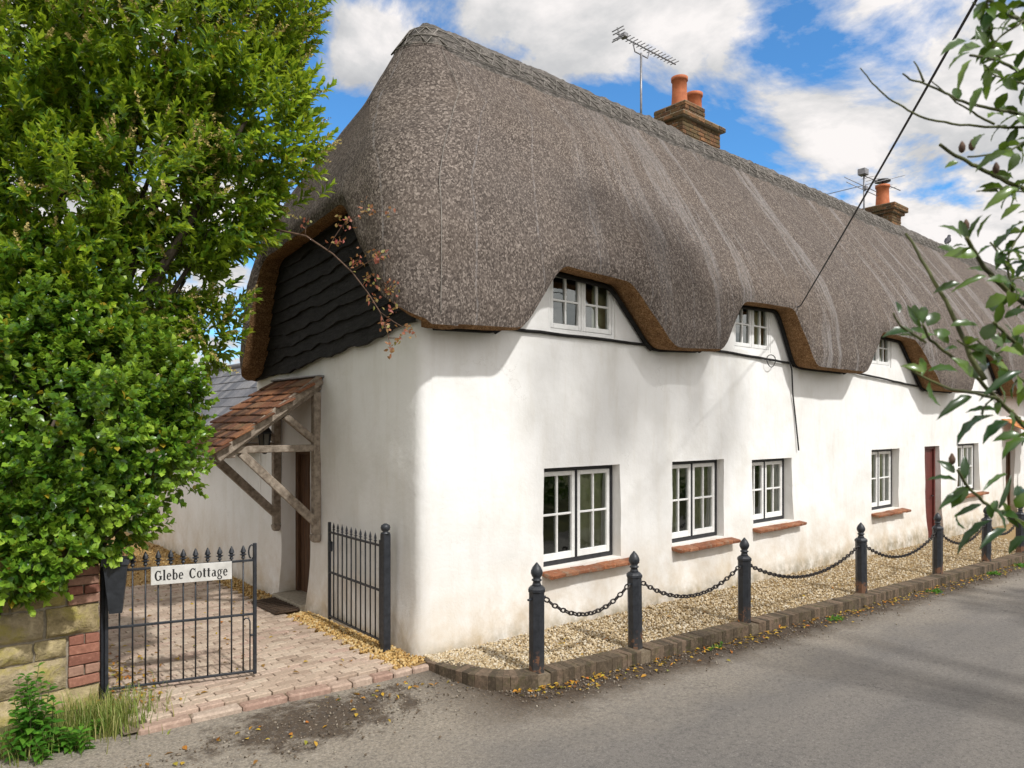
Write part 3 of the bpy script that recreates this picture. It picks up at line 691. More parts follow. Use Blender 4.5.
# porch canopy on the gable ---------------------------------------------
porch = thing('porch', '', '', (0, 0, 0)); del porch['label']; del porch['category']; del porch['_o']; porch.parent = house
PY0, PY1 = 2.30, 3.52
P0 = Vector((-.02, 0, 2.90)); P1 = Vector((-1.30, 0, 2.00)); sl = (P1 - P0).normalized(); nrm = Vector((sl.z, 0, -sl.x)); nrm = nrm if nrm.z > 0 else -nrm
def yv(p, y): return (p.x, y, p.z)
for y in (PY0, PY1):
    mb = MB(); mb.beam(yv(P0, y), yv(P1, y), .075, .13, jit=.006); mb.build('rafter', M['timber'], porch)
    mb = MB(); mb.beam((-.05, y, 1.02), (-.05, y, 2.80), .10, .10, jit=.006); mb.build('wall_post', M['timber'], porch)
    mb = MB(); mb.beam((-.02, y, 2.10), (-1.14, y, 2.10), .075, .09, jit=.005); mb.build('tie_beam', M['timber'], porch)
    mb = MB(); mb.beam((-.06, y, 1.16), (-1.00, y, 2.06), .08, .10, jit=.006); mb.build('brace', M['timber'], porch)
    mb = MB(); mb.beam((-.06, y, 2.18), (-.46, y, 2.50), .06, .08, jit=.005); mb.build('strut', M['timber'], porch)
    mb = MB(); mb.box((-.06, y, .97), (.10, .13, .10), None, .02, .01); mb.build('corbel', M['timber'], porch)
mb = MB(); mb.beam((-1.12, PY0 - .04, 2.06), (-1.12, PY1 + .04, 2.06), .09, .11); mb.build('wall_plate', M['timber'], porch)
mb = MB(); L = (P1 - P0).length; nr = 10; ncx = 9
for r in range(nr):
    for c in range(-1, ncx + 1):
        t = (r + .5) / nr; yw = (PY1 - PY0 + .24) / ncx
        y = PY0 - .12 + yw * (c + .5 + (.5 if r % 2 else 0))
        if y < PY0 - .13 or y > PY1 + .13: continue
        p = P0.lerp(P1, t) * 1.0 + nrm * (.085 + random.uniform(-.004, .006)); p.y = y
        R = Matrix((sl, Vector((0, 1, 0)), sl.cross(Vector((0, 1, 0))))).transposed() @ Matrix.Rotation(.13, 3, 'Y') @ Matrix.Rotation(random.uniform(-.03, .03), 3, 'Z')
        mb.box(p, (L / nr * 1.55, yw - .006, .022), R, .006, .004)
mb.build('tile_roof', M['tile'], porch)
mb = MB(); mb.beam(P0 + Vector((0, PY0 - .1, .05)) + nrm * .02, P1 + Vector((0, PY0 - .1, .0)) + nrm * .02, .03, .12); mb.build('barge_board', M['timber'], porch)
mb = MB(); mb.beam((-.03, PY0 - .13, 3.0), (-.03, PY1 + .13, 3.0), .10, .03, jit=.01); mb.build('lead_flashing', M['alu'], porch)

# chimneys ---------------------------------------------------------------
def bricks(mb, x0, x1, y0, y1, z0, z1, h=.075, l=.225, gap=.009):
    """courses of separate bricks round a stack"""
    nz_ = max(1, round((z1 - z0) / h)); h = (z1 - z0) / nz_
    for k in range(nz_):
        zc = z0 + (k + .5) * h; o = (k % 2) * l / 2
        for (ax, c0, c1, fixed, sgn) in (('x', x0, x1, y0, 1), ('x', x0, x1, y1, -1), ('y', y0, y1, x0, 1), ('y', y0, y1, x1, -1)):
            a = c0 - o + (0 if ax == 'x' else 0)
            while a < c1 - .01:
                s_, e_ = max(a, c0), min(a + l, c1); a += l
                if e_ - s_ < .04: continue
                w_ = .1; j_ = random.uniform(-.004, .004)
                if ax == 'x': mb.box(((s_ + e_) / 2, fixed + sgn * (w_ / 2 + j_), zc), (e_ - s_ - gap, w_, h - gap), None, .006, .003)
                else: mb.box((fixed + sgn * (w_ / 2 + .003 + j_), (s_ + e_) / 2, zc), (w_, e_ - s_ - gap, h - gap), None, .006, .003)
def chimney(blocks, pots, label, cowl=None):
    mb = MB()
    for b in blocks: bricks(mb, *b)
    ch = mb.build('chimney', M['brick'], house); ch['label'] = label
    mb = MB()
    for (x0, x1, y0, y1, z0, z1) in blocks: mb.box(((x0 + x1) / 2, (y0 + y1) / 2, (z0 + z1) / 2 + .004), (x1 - x0 - .03, y1 - y0 - .03, z1 - z0 + .012))
    mb.build('mortar_core', M['mortar'], ch)
    for (x, y, z, r, h, cw) in pots:
        mb = MB(); mb.lathe([(r * 1.08, -.05), (r * 1.04, .05), (r * .95, h * .5), (r * .93, h - .07), (r * 1.06, h - .065), (r * 1.08, h), (r * .86, h), (r * .84, h - .3)], (x, y, z), 20)
        p = mb.build('chimney_pot', M['pot'], ch)
        if cw:
            mb = MB(); mb.lathe([(.03, 0), (.03, .10), (.20, .12), (.20, .16), (.02, .17)], (x, y, z + h - .02), 12); mb.build('cowl', M['fluemetal'], p)
    return ch
chimney([(6.78, 7.98, 1.72, 2.40, 7.3, 7.97), (6.70, 8.06, 1.64, 2.48, 7.97, 8.05), (6.84, 7.46, 1.70, 2.42, 8.05, 8.28)][:3],
        [(7.10, 2.02, 8.28, .145, .58, False), (7.70, 2.12, 8.05, .155, .72, False)], 'stepped brick chimney with two orange pots, nearer the gable')
chimney([(15.85, 16.45, 1.72, 2.45, 7.0, 7.95), (15.78, 16.52, 1.65, 2.52, 7.95, 8.03), (15.72, 16.58, 1.59, 2.58, 8.03, 8.17)],
        [(16.15, 2.08, 8.17, .17, .62, True)], 'single pot chimney farther along the ridge')

# cable down the front wall
mb = MB()
pts = [(7.30, -.06, 3.44), (7.40, -.045, 3.30), (7.46, -.03, 2.9), (7.55, -.03, 2.5), (7.62, -.03, 2.15), (7.66, -.03, 1.95)]; mb.tube(pts, .013, 6)
mb.tube([(6.72 + .13 * math.sin(a), -.055 - .01 * math.sin(2 * a), 3.42 + .10 * math.cos(a)) for a in np.linspace(0, 2 * PI * 1.2, 22)], .007, 5)
mb.build('cable', M['cable'], house)

# far porch over the last door --------------------------------------------
canopy = thing('porch', '', '', (0, 0, 0)); del canopy['label']; del canopy['category']; del canopy['_o']; canopy.parent = house; canopy['label'] = 'small orange tiled canopy over the far door'
mb = MB()
for r in range(6):
    for c in range(10):
        mb.box((18.62 + .16 * (c + .5 + (.25 if r % 2 else -.25)), -.05 - .15 * r, 2.50 - .085 * r), (.155, .24, .022), Matrix.Rotation(.45, 3, 'X'), .005, .004)
mb.build('tile_roof', simple('orange_tile', (.40, .15, .05), (.55, .23, .08), 12, .85, .4, .01, isl=.5), canopy)
for x in (18.75, 20.05):
    mb = MB(); mb.beam((x, -.80, -.08), (x, -.80, 2.08), .09, .09); mb.build('post', M['timber'], canopy)
mb = MB(); mb.beam((18.62, -.80, 2.06), (20.2, -.80, 2.06), .08, .1); mb.build('wall_plate', M['timber'], canopy)

# ------------------------------------------------------------------ slate roofed wing behind
wing = thing('rear_wing', 'low white rendered wing with a grey slate roof behind the cottage', 'building', (0, 4.3, 0))
mb = MB(); rows = []
for z in np.linspace(-.15, 2.2, 16): rows.append([(.015 + .018 * nz(y, z, 3, .8) * -1 - .05 * max(0, 1 - max(z, 0) / .9) ** 2, y, z) for y in np.linspace(10.6, 4.28, 60)])
mb.grid(rows); mb.grid([[(0, 10.6, -.15), (3, 10.6, -.15)], [(0, 10.6, 2.2), (3, 10.6, 2.2)]], False)
mb.add([(0, 10.6, 2.2), (3, 10.6, 2.2), (1.4, 10.6, 3.5)], [(0, 1, 2)]); mb.build('wall', M['wall'], wing)
mb = MB(); A0 = Vector((-.22, 0, 2.06)); A1 = Vector((1.35, 0, 3.55)); sd = (A0 - A1).normalized(); LS = (A1 - A0).length
for r in range(9):
    for c in range(27):
        y = 4.36 + .24 * (c + (.5 if r % 2 else 0)); t = (r + .5) / 9
        p = A1.lerp(A0, t); p.y = y; p.z += .02
        R = Matrix((sd, Vector((0, 1, 0)), sd.cross(Vector((0, 1, 0))))).transposed() @ Matrix.Rotation(.05, 3, 'Y')
        mb.box(p, (LS / 9 * 1.5, .236, .012), R, .003, .003)
mb.build('roof', M['slate'], wing)
mb = MB(); mb.add([A0 + Vector((0, 4.3, -.02)), A0 + Vector((0, 10.7, -.02)), A1 + Vector((0, 10.7, -.02)), A1 + Vector((0, 4.3, -.02)), Vector((3, 4.3, 2.06)), Vector((3, 10.7, 2.06))], [(0, 1, 2, 3), (3, 2, 5, 4)]); mb.build('roof_deck', M['dark'], wing)
mb = MB(); mb.tube([A1 + Vector((0, 4.3, .03)), A1 + Vector((0, 10.7, .03))], .06, 8); mb.build('ridge_tiles', M['slate'], wing)
mb = MB(); mb.tube([A0 + Vector((-.05, 4.35, -.04)), A0 + Vector((-.05, 10.7, -.06))], .05, 8); mb.build('gutter', M['blackpaint'], wing)

# lantern under the porch
lp = (-.42, 3.02, 2.24)
lan = thing('lantern', 'small black carriage lantern hanging beneath the tiled side porch', 'lantern', lp)
mb = MB(); mb.tube([(lp[0], lp[1], lp[2] + .14), (lp[0], lp[1], lp[2] + .42)], .008, 5); mb.lathe([(.02, .15), (.05, .13), (.10, .06), (.105, .04), (.09, .03)], lp, 6, False)
for k in range(6):
    a = 2 * PI * k / 6; mb.tube([(lp[0] + .085 * math.cos(a), lp[1] + .085 * math.sin(a), lp[2] + .04), (lp[0] + .06 * math.cos(a), lp[1] + .06 * math.sin(a), lp[2] - .17)], .007, 4)
mb.lathe([(.07, -.17), (.07, -.19), (.02, -.23)], lp, 6, False); mb.build('frame', M['iron'], lan)
mb = MB(); mb.lathe([(.078, .035), (.055, -.165)], lp, 6, False); mb.build('glass', M['lanternglass'], lan)
mb = MB(); mb.beam((-.42, PY0, 2.62), (-.42, PY1, 2.62), .05, .06); mb.build('purlin', M['timber'], porch)

# door mat
o = MB()
for k in range(30):
    for q in range(2): pass
o.box((-.24, 2.98, .022), (.44, .80, .036), None, .012, .004)
for k in range(9): o.box((-.24, 2.63 + k * .0875, .043), (.40, .05, .014), None, .005, .002)
tag(o.build('door_mat', M['mat']), 'dark ribbed coir mat lying outside the side door', 'door mat')

# ------------------------------------------------------------------ GROUND
mb = MB(); mb.grid([[(x, y, -.26 + gs(x) + (.5 * max(0, min(1, (-6.2 - y) / 2.5)))) for x in (-150, -60, -20, 0, 6, 12, 20, 26, 60, 150)] for y in (-150, -40, -9, -8, -7, -6.2, -6, 0, 20, 150)]); kind(mb.build('ground', M['soil']), 'structure')
KF = [(-.04, -.06), (-.05, -.25), (.0, -.52), (.09, -.80), (.22, -1.0), (.45, -1.14), (1.0, -1.22), (1.9, -1.30), (3.75, -1.42), (6.3, -1.62), (10.9, -1.86), (14, -1.98), (34, -2.7)]
def poly_resample(P, step):
    P = [Vector((*p, 0)) for p in P]; out = [P[0]]; acc = 0
    for a, b in zip(P, P[1:]):
        L_ = (b - a).length; d = step - acc
        while d <= L_: out.append(a.lerp(b, d / L_)); d += step
        acc = (acc + L_) % step if L_ < d else L_ - (d - step)
    return out
def smooth_path(P, it=3):
    for _ in range(it):
        Q = [P[0]]
        for a, b in zip(P, P[1:]): Q += [(a[0] * .75 + b[0] * .25, a[1] * .75 + b[1] * .25), (a[0] * .25 + b[0] * .75, a[1] * .25 + b[1] * .75)]
        P = Q + [P[-1]]
    return P
KS = smooth_path(KF, 2)
# road sheet with gentle unevenness
xs = np.concatenate([np.linspace(-60, -5, 12), np.arange(-4.8, 14, .2), np.linspace(14, 90, 20)]); ysr = np.concatenate([np.linspace(-6.0, -2.4, 12), np.arange(-2.2, 1.7, .2)])
rows = []
for y in ysr: rows.append([(x, y if not (y > 1.3 and x > -2.7) else y, -.12 + gs(x) + .012 * nz(x, y, 0, .7) + (.055 * max(0, min(1, (y + 1.1) / .9)) if x < .1 else 0)) for x in xs])
mb = MB(); mb.grid(rows); kind(mb.build('road', M['asphalt']), 'structure')
# brick kerb
mb = MB(); kp = poly_resample(KS, .072)
kerb_line = kp
BOL = [(.62, -1.02), (2.12, -.99), (4.12, -1.13), (7.11, -1.25), (9.69, -1.43), (11.77, -1.56), (13.64, -1.66)]
BOL = [(.64, -1.04), (2.02, -1.13), (3.95, -1.27), (6.85, -1.44), (9.45, -1.58), (11.6, -1.68), (13.4, -1.76)]
for i in range(len(kp) - 1):
    a, b = kp[i], kp[i + 1]
    if a.x > 20: break
    d = (b - a).normalized(); n = Vector((-d.y, d.x, 0))
    c = (a + b) / 2 + n * .11
    if any((Vector((*q, 0)) - c).length < .085 for q in BOL): continue
    R = Matrix((d, n, Vector((0, 0, 1)))).transposed()
    R = R @ Matrix.Rotation(random.uniform(-.02, .02), 3, 'Z') @ Matrix.Rotation(random.uniform(-.02, .02), 3, 'X')
    mb.box(c + Vector((0, 0, gs(c.x) - .062 + random.uniform(-.004, .004))) - n * random.uniform(0, .005), (.0715, .215, .155), R, .0035, .002)
kind(mb.build('kerb', M['kerb']), 'structure')
mb = MB(); kk = [p for p in kp if p.x < 21]; rows = [[], []]
for i, p in enumerate(kk):
    d = (kk[min(i + 1, len(kk) - 1)] - kk[max(0, i - 1)]).normalized(); n = Vector((-d.y, d.x, 0))
    rows[0].append(p + n * .006 + Vector((0, 0, gs(p.x) - .004))); rows[1].append(p + n * .2 + Vector((0, 0, gs(p.x) - .002)))
low = [q - Vector((0, 0, .14)) for q in rows[0]]
mb.grid([low, rows[0], rows[1]], False); kind(mb.build('kerb_mortar', M['joint']), 'structure')
# gravel strip along the front
rows = [[], [], []]
for i, p in enumerate(kk):
    d = (kk[min(i + 1, len(kk) - 1)] - kk[max(0, i - 1)]).normalized(); n = Vector((-d.y, d.x, 0)); q = p + n * .20
    q.x = max(q.x, .03); q.y = min(q.y, -.02)
    w = Vector((q.x, .06, 0)); m_ = (q + w) / 2
    gv = Vector((0, 0, gs(p.x))); rows[0].append(q + gv + Vector((0, 0, -.022))); rows[1].append(m_ + gv + Vector((0, 0, -.01))); rows[2].append(w + gv + Vector((0, 0, .02)))
mb = MB(); mb.grid(rows); kind(mb.build('gravel_bed', M['gravelbase']), 'structure')
ICO = None
def stones(name, pts, sizes, mat, label):
    t = (1 + 5 ** .5) / 2
    base = np.array([(-1, t, 0), (1, t, 0), (-1, -t, 0), (1, -t, 0), (0, -1, t), (0, 1, t), (0, -1, -t), (0, 1, -t), (t, 0, -1), (t, 0, 1), (-t, 0, -1), (-t, 0, 1)]) / math.sqrt(1 + t * t)
    tf = np.array([(0, 11, 5), (0, 5, 1), (0, 1, 7), (0, 7, 10), (0, 10, 11), (1, 5, 9), (5, 11, 4), (11, 10, 2), (10, 7, 6), (7, 1, 8), (3, 9, 4), (3, 4, 2), (3, 2, 6), (3, 6, 8), (3, 8, 9), (4, 9, 5), (2, 4, 11), (6, 2, 10), (8, 6, 7), (9, 8, 1)])
    n = len(pts); d = rdir(n); x, y, z = frames(d, rdir(n))
    sc = sizes[:, None] * rng.uniform(.55, 1.25, (n, 3)); jit = base[None] * rng.uniform(.8, 1.2, (n, 12, 1))
    V = pts[:, None, :] + jit[:, :, 0:1] * (sc[:, 0:1, None] * x[:, None, :]) + jit[:, :, 1:2] * (sc[:, 1:2, None] * y[:, None, :]) + jit[:, :, 2:3] * (sc[:, 2:3, None] * z[:, None, :])
    fc = (tf[None] + (np.arange(n) * 12)[:, None, None]).reshape(-1, 3)
    o = npmesh(name, V.reshape(-1, 3), [fc], mat, None, True); kind(o, 'stuff', label); return o
kx = np.array([p.x for p in kp]); ky = np.array([p.y for p in kp])
pts = []
def strip_y(x): return float(np.interp(x, kx[kx.argsort()], ky[kx.argsort()])) if x > .45 else float(np.interp(x, [-.05, .0, .09, .22, .45], [-.06, -.5, -.8, -1.0, -1.14]))
def gz(x, y): k = strip_y(x) + .2; return gs(x) - .02 + .045 * max(0, min(1, (y - k) / (0.06 - k + 1e-6)))
cnt = 0
while cnt < 24000:
    x = .02 + 15.5 * random.random() ** 1.7; y = random.uniform(strip_y(x) + .2, -.01)
    if y <= strip_y(x) + .2: continue
    pts.append((x, y, gz(x, y) + random.uniform(0, .012))); cnt += 1
stones('gravel', np.array(pts), rng.uniform(.0075, .018, len(pts)), M['gravel'], 'golden gravel strip along the foot of the front wall')

# driveway --------------------------------------------------------------
def front_edge(x): return float(np.interp(x, [-2.9, -2.66, -1.1, -.1], [.03, .02, -.10, -.18]))
mb = MB(); rows = []
for y in np.linspace(-.2, 14, 40):
    rows.append([(x, max(y, front_edge(x) + .02), -.035 + .01 * nz(x, y, 1, .8)) for x in np.linspace(-2.76, .02, 14)])
mb.grid(rows); kind(mb.build('driveway_bed', M['joint']), 'structure')
mb = MB(); mb.grid([[(x, y, -.125 + .10 * max(0, min(1, (y + .25 + .1 * nz(x, 0, 0, 2)) / .7)) * min(1, (-2.52 - x) / .12) + .02 * nz(x, y, 4, 3)) for x in np.linspace(-7, -2.50, 60)] for y in np.concatenate([np.linspace(-.4, 1, 24), np.linspace(1.3, 12, 20)])]); kind(mb.build('verge', M['soil']), 'structure')
mb = MB(); pw, pl = .105, .205; r = 0; y = .0
while y < 5.5:
    x = -3.6 + (r % 2) * pl / 2
    while x < -.30:
        yy = y + front_edge(x + .1) + .135
        xr = -.36 + .03 * math.sin(y * 3)
        if x + pl / 2 < xr and x > -2.74:
            mb.box((x + pl / 2 + random.uniform(-.004, .004), yy + pw / 2 + random.uniform(-.003, .003), -.022 + .012 * nz(x, y, 1, .9) + random.uniform(-.003, .003)), (pl - .006, pw - .006, .05),
                   Matrix.Rotation(random.uniform(-.025, .025), 3, 'Z') @ Matrix.Rotation(random.uniform(-.012, .012), 3, 'X'), .006, .002)
        x += pl
    y += pw; r += 1
kind(mb.build('driveway', M['paver']), 'structure')
mb = MB(); x = -2.66
while x < -.12:
    l_ = .21 if x > -1.3 else .40
    y0 = front_edge(x); y1 = front_edge(x + l_); a = math.atan2(y1 - y0, l_)
    mb.box((x + l_ / 2, (y0 + y1) / 2 + .055, -.078 + random.uniform(-.004, .004)), (l_ - .008, .13, .13), Matrix.Rotation(a, 3, 'Z'), .016, .006); x += l_
kind(mb.build('driveway_edging', M['edging']), 'structure')
pts = []
while len(pts) < 5200:
    k = random.random()
    if k < .42: x, y = random.uniform(-.37, -.01), random.uniform(-.1, 2.5)
    elif k < .55: x, y = random.uniform(-.34, -.01), random.uniform(3.4, 5.6)
    else: x, y = random.uniform(-3.6, -.01), random.uniform(5.55, 9.5)
    pts.append((x, y, -.012 + random.uniform(-.006, .010) + (.025 * (1 + x / .37) if y < 5.5 else .015)))
mb = MB(); rows = [[(-.40, y, -.03), (-.2, y, -.012), (.05, y, .012)] for y in np.linspace(-.14, 5.6, 20)]; mb.grid(rows)
mb.grid([[(-6.4, y, -.02 + .02 * nz(x_, y, 2, .8)) if x_ == 0 else (-6.4 + x_, y, -.016 + .02 * nz(x_, y, 2, .8)) for x_ in np.linspace(0, 6.4, 16)] for y in np.linspace(5.62, 14, 16)]); kind(mb.build('gravel_path', M['goldbase']), 'structure')
stones('side_gravel', np.array(pts), rng.uniform(.010, .022, len(pts)), M['goldgravel'], 'golden gravel beside the driveway and the gable wall')

# ------------------------------------------------------------------ BOLLARDS and CHAINS
b0 = thing('bollard', 'black octagonal bollard nearest the house corner with bare rusty patches', 'bollard', (0, 0, 0), 'black bollards along the kerb')
mb = MB(); mb.lathe([(.082, -.06), (.082, .02), (.080, .03), (.080, .86), (.088, .87), (.088, .895), (.070, .915), (.055, .925)], (0, 0, 0), 8, False, PI / 8); mb.build('post', M['bollard'], b0)
mb = MB(); mb.lathe([(.052, .92), (.040, .945), (.036, .965), (.050, .975), (.050, .985), (.034, .995), (.050, 1.02), (.060, 1.045), (.058, 1.07), (.042, 1.105), (.022, 1.13), (.006, 1.15)], (0, 0, 0), 14); mb.build('finial', M['iron'], b0)
for sx in (1, -1):
    mb = MB(); mb.tube([(.07 * sx, 0, .80), (.115 * sx, 0, .80)], .012, 6); mb.build('chain_eye', M['iron'], b0)
BL = ['black octagonal bollard nearest the house corner with bare rusty patches', 'black bollard in front of the nearest ground floor window', 'black bollard below the pair of middle windows, third from the corner',
      'black bollard midway along the kerb, fourth from the corner', 'black bollard in front of the red door', 'black bollard below the far curtained window, behind holly leaves', 'farthest black bollard at the right edge behind holly leaves']
b0.location = (*BOL[0], -.10)
for i in range(1, 7):
    c = copy_thing(b0, (*BOL[i], -.10 + gs(BOL[i][0])), BL[i]); c.rotation_euler = (random.uniform(-.012, .012), random.uniform(-.012, .012), random.uniform(-.15, .15))
CL = ['short sagging chain between the two nearest bollards', 'sagging chain from the second bollard to the third, below the middle window', 'long sagging chain across the wide middle gap of the kerb', 'sagging chain leading from the midway bollard to the red door', 'chain sagging beside the red door behind holly twigs', 'farthest chain at the right edge behind holly leaves']
def link_mesh(mb, c, d, up, L_=.072, W_=.044, r_=.0085):
    y = up.cross(d).normalized(); pts = []
    for k in range(11):
        a = 2 * PI * k / 10; ca, sa = math.cos(a), math.sin(a)
        pts.append(c + d * (ca * L_ / 2) + y * (sa * W_ / 2))
    mb.tube(pts, r_, 5, False)
for i in range(6):
    a = Vector((*BOL[i], .70 + gs(BOL[i][0]))); b = Vector((*BOL[i + 1], .70 + gs(BOL[i + 1][0]))); d0 = (b - a).normalized(); a += d0 * .10; b -= d0 * .10
    sag = .20 + .03 * (b - a).length; n = int(((b - a).length * 1.06) / .056); mb = MB()
    P = [a.lerp(b, k / n) - Vector((0, 0, sag * (1 - (2 * k / n - 1) ** 2))) for k in range(n + 1)]
    for k in range(n):
        d = (P[k + 1] - P[k]).normalized(); side = d.cross(Vector((0, 0, 1))).normalized(); up = Vector((0, 0, 1)) if k % 2 else side
        up = (Quaternion(d, .5) @ up); link_mesh(mb, (P[k] + P[k + 1]) / 2, d, up)
    tag(mb.build('chain', M['chain']), CL[i], 'chain', 'chains hung between the bollards')

# ------------------------------------------------------------------ GATES
def spear(mb, p, s=1.0):
    """flattened fleur spearhead"""
    mb.lathe([(.012 * s, -.01), (.016 * s, .0), (.012 * s, .01), (.010 * s, .018), (.028 * s, .030), (.010 * s, .040), (.022 * s, .055), (.016 * s, .08), (.003 * s, .115)], p, 6, False)
HX, HYY = Vector((-2.70, .93, 0)), Vector((-1.515, .57, 0))
gl = thing('iron_gate', 'half closed black spear topped iron gate carrying the cottage name sign', 'gate', tuple(HX + Vector((0, 0, .04))))
gd = (HYY - HX).normalized(); gw = (HYY - HX).length; gn = Vector((-gd.y, gd.x, 0))
def gp(t, z, o=0): return HX + gd * (t * gw) + gn * o + Vector((0, 0, z))
mb = MB()
for z in (.06, .60): mb.beam(gp(.0, z), gp(1, z), .026, .020, bev=.003, jit=0)
mb.beam(gp(0, 1.10), gp(1, 1.11), .026, .020, bev=.003, jit=0)
mb.beam(gp(0, .02), gp(0, 1.22), .030, .030, bev=.003, jit=0); mb.beam(gp(1, .03), gp(1, 1.27), .030, .030, bev=.003, jit=0)
mb.tube([gp(1 - .045 * (1 - math.cos(a)) * .5, 1.19 + .065 * math.sin(a)) for a in np.linspace(-PI / 2, PI * 1.4, 14)], .008, 5)
mb.build('frame', M['iron'], gl)
NB = 12
for k in range(1, NB):
    t = k / NB; mb = MB(); mb.tube([gp(t, .06), gp(t, 1.20)], .0075, 6); o = mb.build('bar', M['iron'], gl)
    mb = MB(); spear(mb, gp(t, 1.14), 1.25); mb.build('spearhead', M['iron'], o)
mb = MB(); mb.tube([gp(.965, .07), gp(.965, .53), gp(.955, .56), gp(.935, .565), gp(.92, .55)], .007, 5); mb.tube([gp(.965, .40), gp(1.0, .40)], .010, 6); mb.build('drop_bolt', M['iron'], gl)
# sign with its lettering
SW, SH = .68, .165; sc0 = gp(.56, 1.035, -.030); nrm_s = -gn
mb = MB(); R = Matrix((gd, gn, Vector((0, 0, 1)))).transposed(); mb.box(sc0, (SW, .014, SH), R, .003)
sign = mb.build('name_sign', M['signwhite'], gl); sign['label'] = 'white name board reading Glebe Cottage'
def rect(x0, y0, x1, y1): return [[(x0, y0), (x1, y0), (x1, y1), (x0, y1)]]
def arc(cx, cy, rx, ry, ix, iy, a0, a1, n=18):
    ix *= .80; iy *= .93
    out = []
    for k in range(n):
        p = math.radians(a0 + (a1 - a0) * k / n); q = math.radians(a0 + (a1 - a0) * (k + 1) / n)
        out.append([(cx + rx * math.cos(p), cy + ry * math.sin(p)), (cx + rx * math.cos(q), cy + ry * math.sin(q)), (cx + ix * math.cos(q), cy + iy * math.sin(q)), (cx + ix * math.cos(p), cy + iy * math.sin(p))])
    return out
GLYPH = {
    'G': (.74, arc(.36, .36, .35, .38, .20, .335, 48, 330) + rect(.49, .06, .68, .32) + rect(.42, .30, .73, .345) + rect(.56, .48, .61, .72)),
    'C': (.70, arc(.36, .36, .35, .38, .20, .335, 45, 322) + rect(.57, .47, .62, .73)),
    'l': (.30, rect(.05, 0, .23, .78) + rect(.0, 0, .28, .045) + rect(.0, .735, .08, .78)),
    'e': (.50, arc(.24, .25, .23, .265, .11, .225, 8, 318) + rect(.10, .25, .46, .30)),
    'b': (.56, rect(.04, 0, .21, .78) + rect(.0, .735, .08, .78) + arc(.29, .25, .235, .265, .11, .225, -130, 130)),
    'o': (.54, arc(.26, .25, .25, .265, .12, .225, 0, 360, 24)),
    't': (.38, rect(.06, .04, .24, .66) + rect(.0, .46, .34, .505) + arc(.24, .12, .16, .125, .05, .08, 180, 300, 8)),
    'a': (.52, rect(.27, .02, .44, .40) + arc(.21, .14, .19, .15, .08, .11, 60, 330) + arc(.24, .36, .18, .15, .06, .11, 0, 150) + rect(.38, 0, .52, .05)),
    'g': (.54, arc(.23, .30, .21, .21, .10, .175, 0, 360, 22) + arc(.25, -.10, .25, .15, .17, .09, 0, 360, 22) + rect(.38, .46, .54, .51) + rect(.05, .04, .16, .12)),
    ' ': (.42, [])}
txt = 'Glebe Cottage'; tw = sum(GLYPH[c][0] + .05 for c in txt); k_ = (SW - .06) / tw; hgt = k_ * 1.42
mb = MB(); cx_ = -SW / 2 + .03
for c in txt:
    w_, polys = GLYPH[c]; mb = MB()
    for j, pl_ in enumerate(polys):
        base = sc0 + nrm_s * (.0075 + .0001 * (j % 3))
        mb.prism([base + gd * (cx_ + p[0] * k_) + Vector((0, 0, -.36 * hgt + p[1] * hgt)) for p in pl_], nrm_s * .0012)
    cx_ += (w_ + .05) * k_
    if polys: mb.build('letter', M['signink'], sign)
# right leaf, opened back along the gable wall
RA, RB = Vector((-.16, .47, 0)), Vector((-.11, 1.82, 0)); gr = thing('iron_gate', 'narrow barred black iron gate opened back against the gable wall', 'gate', tuple(RA + Vector((0, 0, .05))))
rd = (RB - RA).normalized(); rw = (RB - RA).length
def rp(t, z): return RA + rd * (t * rw) + Vector((0, 0, z))
mb = MB()
for z in (.09, .62, 1.10): mb.beam(rp(.05, z), rp(1, z), .028, .020, bev=.003, jit=0)
mb.beam(rp(1, .05), rp(1, 1.22), .032, .032, bev=.003, jit=0); mb.beam(rp(.065, .05), rp(.065, 1.16), .026, .026, bev=.003, jit=0); mb.build('frame', M['iron'], gr)
for k in range(1, 11):
    t = .065 + .935 * k / 11; mb = MB(); mb.tube([rp(t, .08), rp(t, 1.16)], .0085, 6); o = mb.build('bar', M['iron'], gr)
    mb = MB(); spear(mb, rp(t, 1.11), .75); mb.build('spearhead', M['iron'], o)
mb = MB(); mb.box(rp(.985, .93), (.05, .05, .12), None, .008); mb.build('latch', M['iron'], gr)
pt = thing('gate_post', 'square black iron gate post with a ball cap beside the wall corner', 'post', (RA.x, RA.y - .02, 0))
mb = MB(); mb.box((RA.x, RA.y - .02, .60), (.085, .085, 1.28), None, .008); mb.build('post', M['iron'], pt)
mb = MB(); mb.lathe([(.05, 1.235), (.05, 1.25), (.025, 1.26), (.045, 1.28), (.052, 1.305), (.045, 1.33), (.015, 1.348)], (RA.x, RA.y - .02, 0), 14); mb.build('ball_cap', M['iron'], pt)
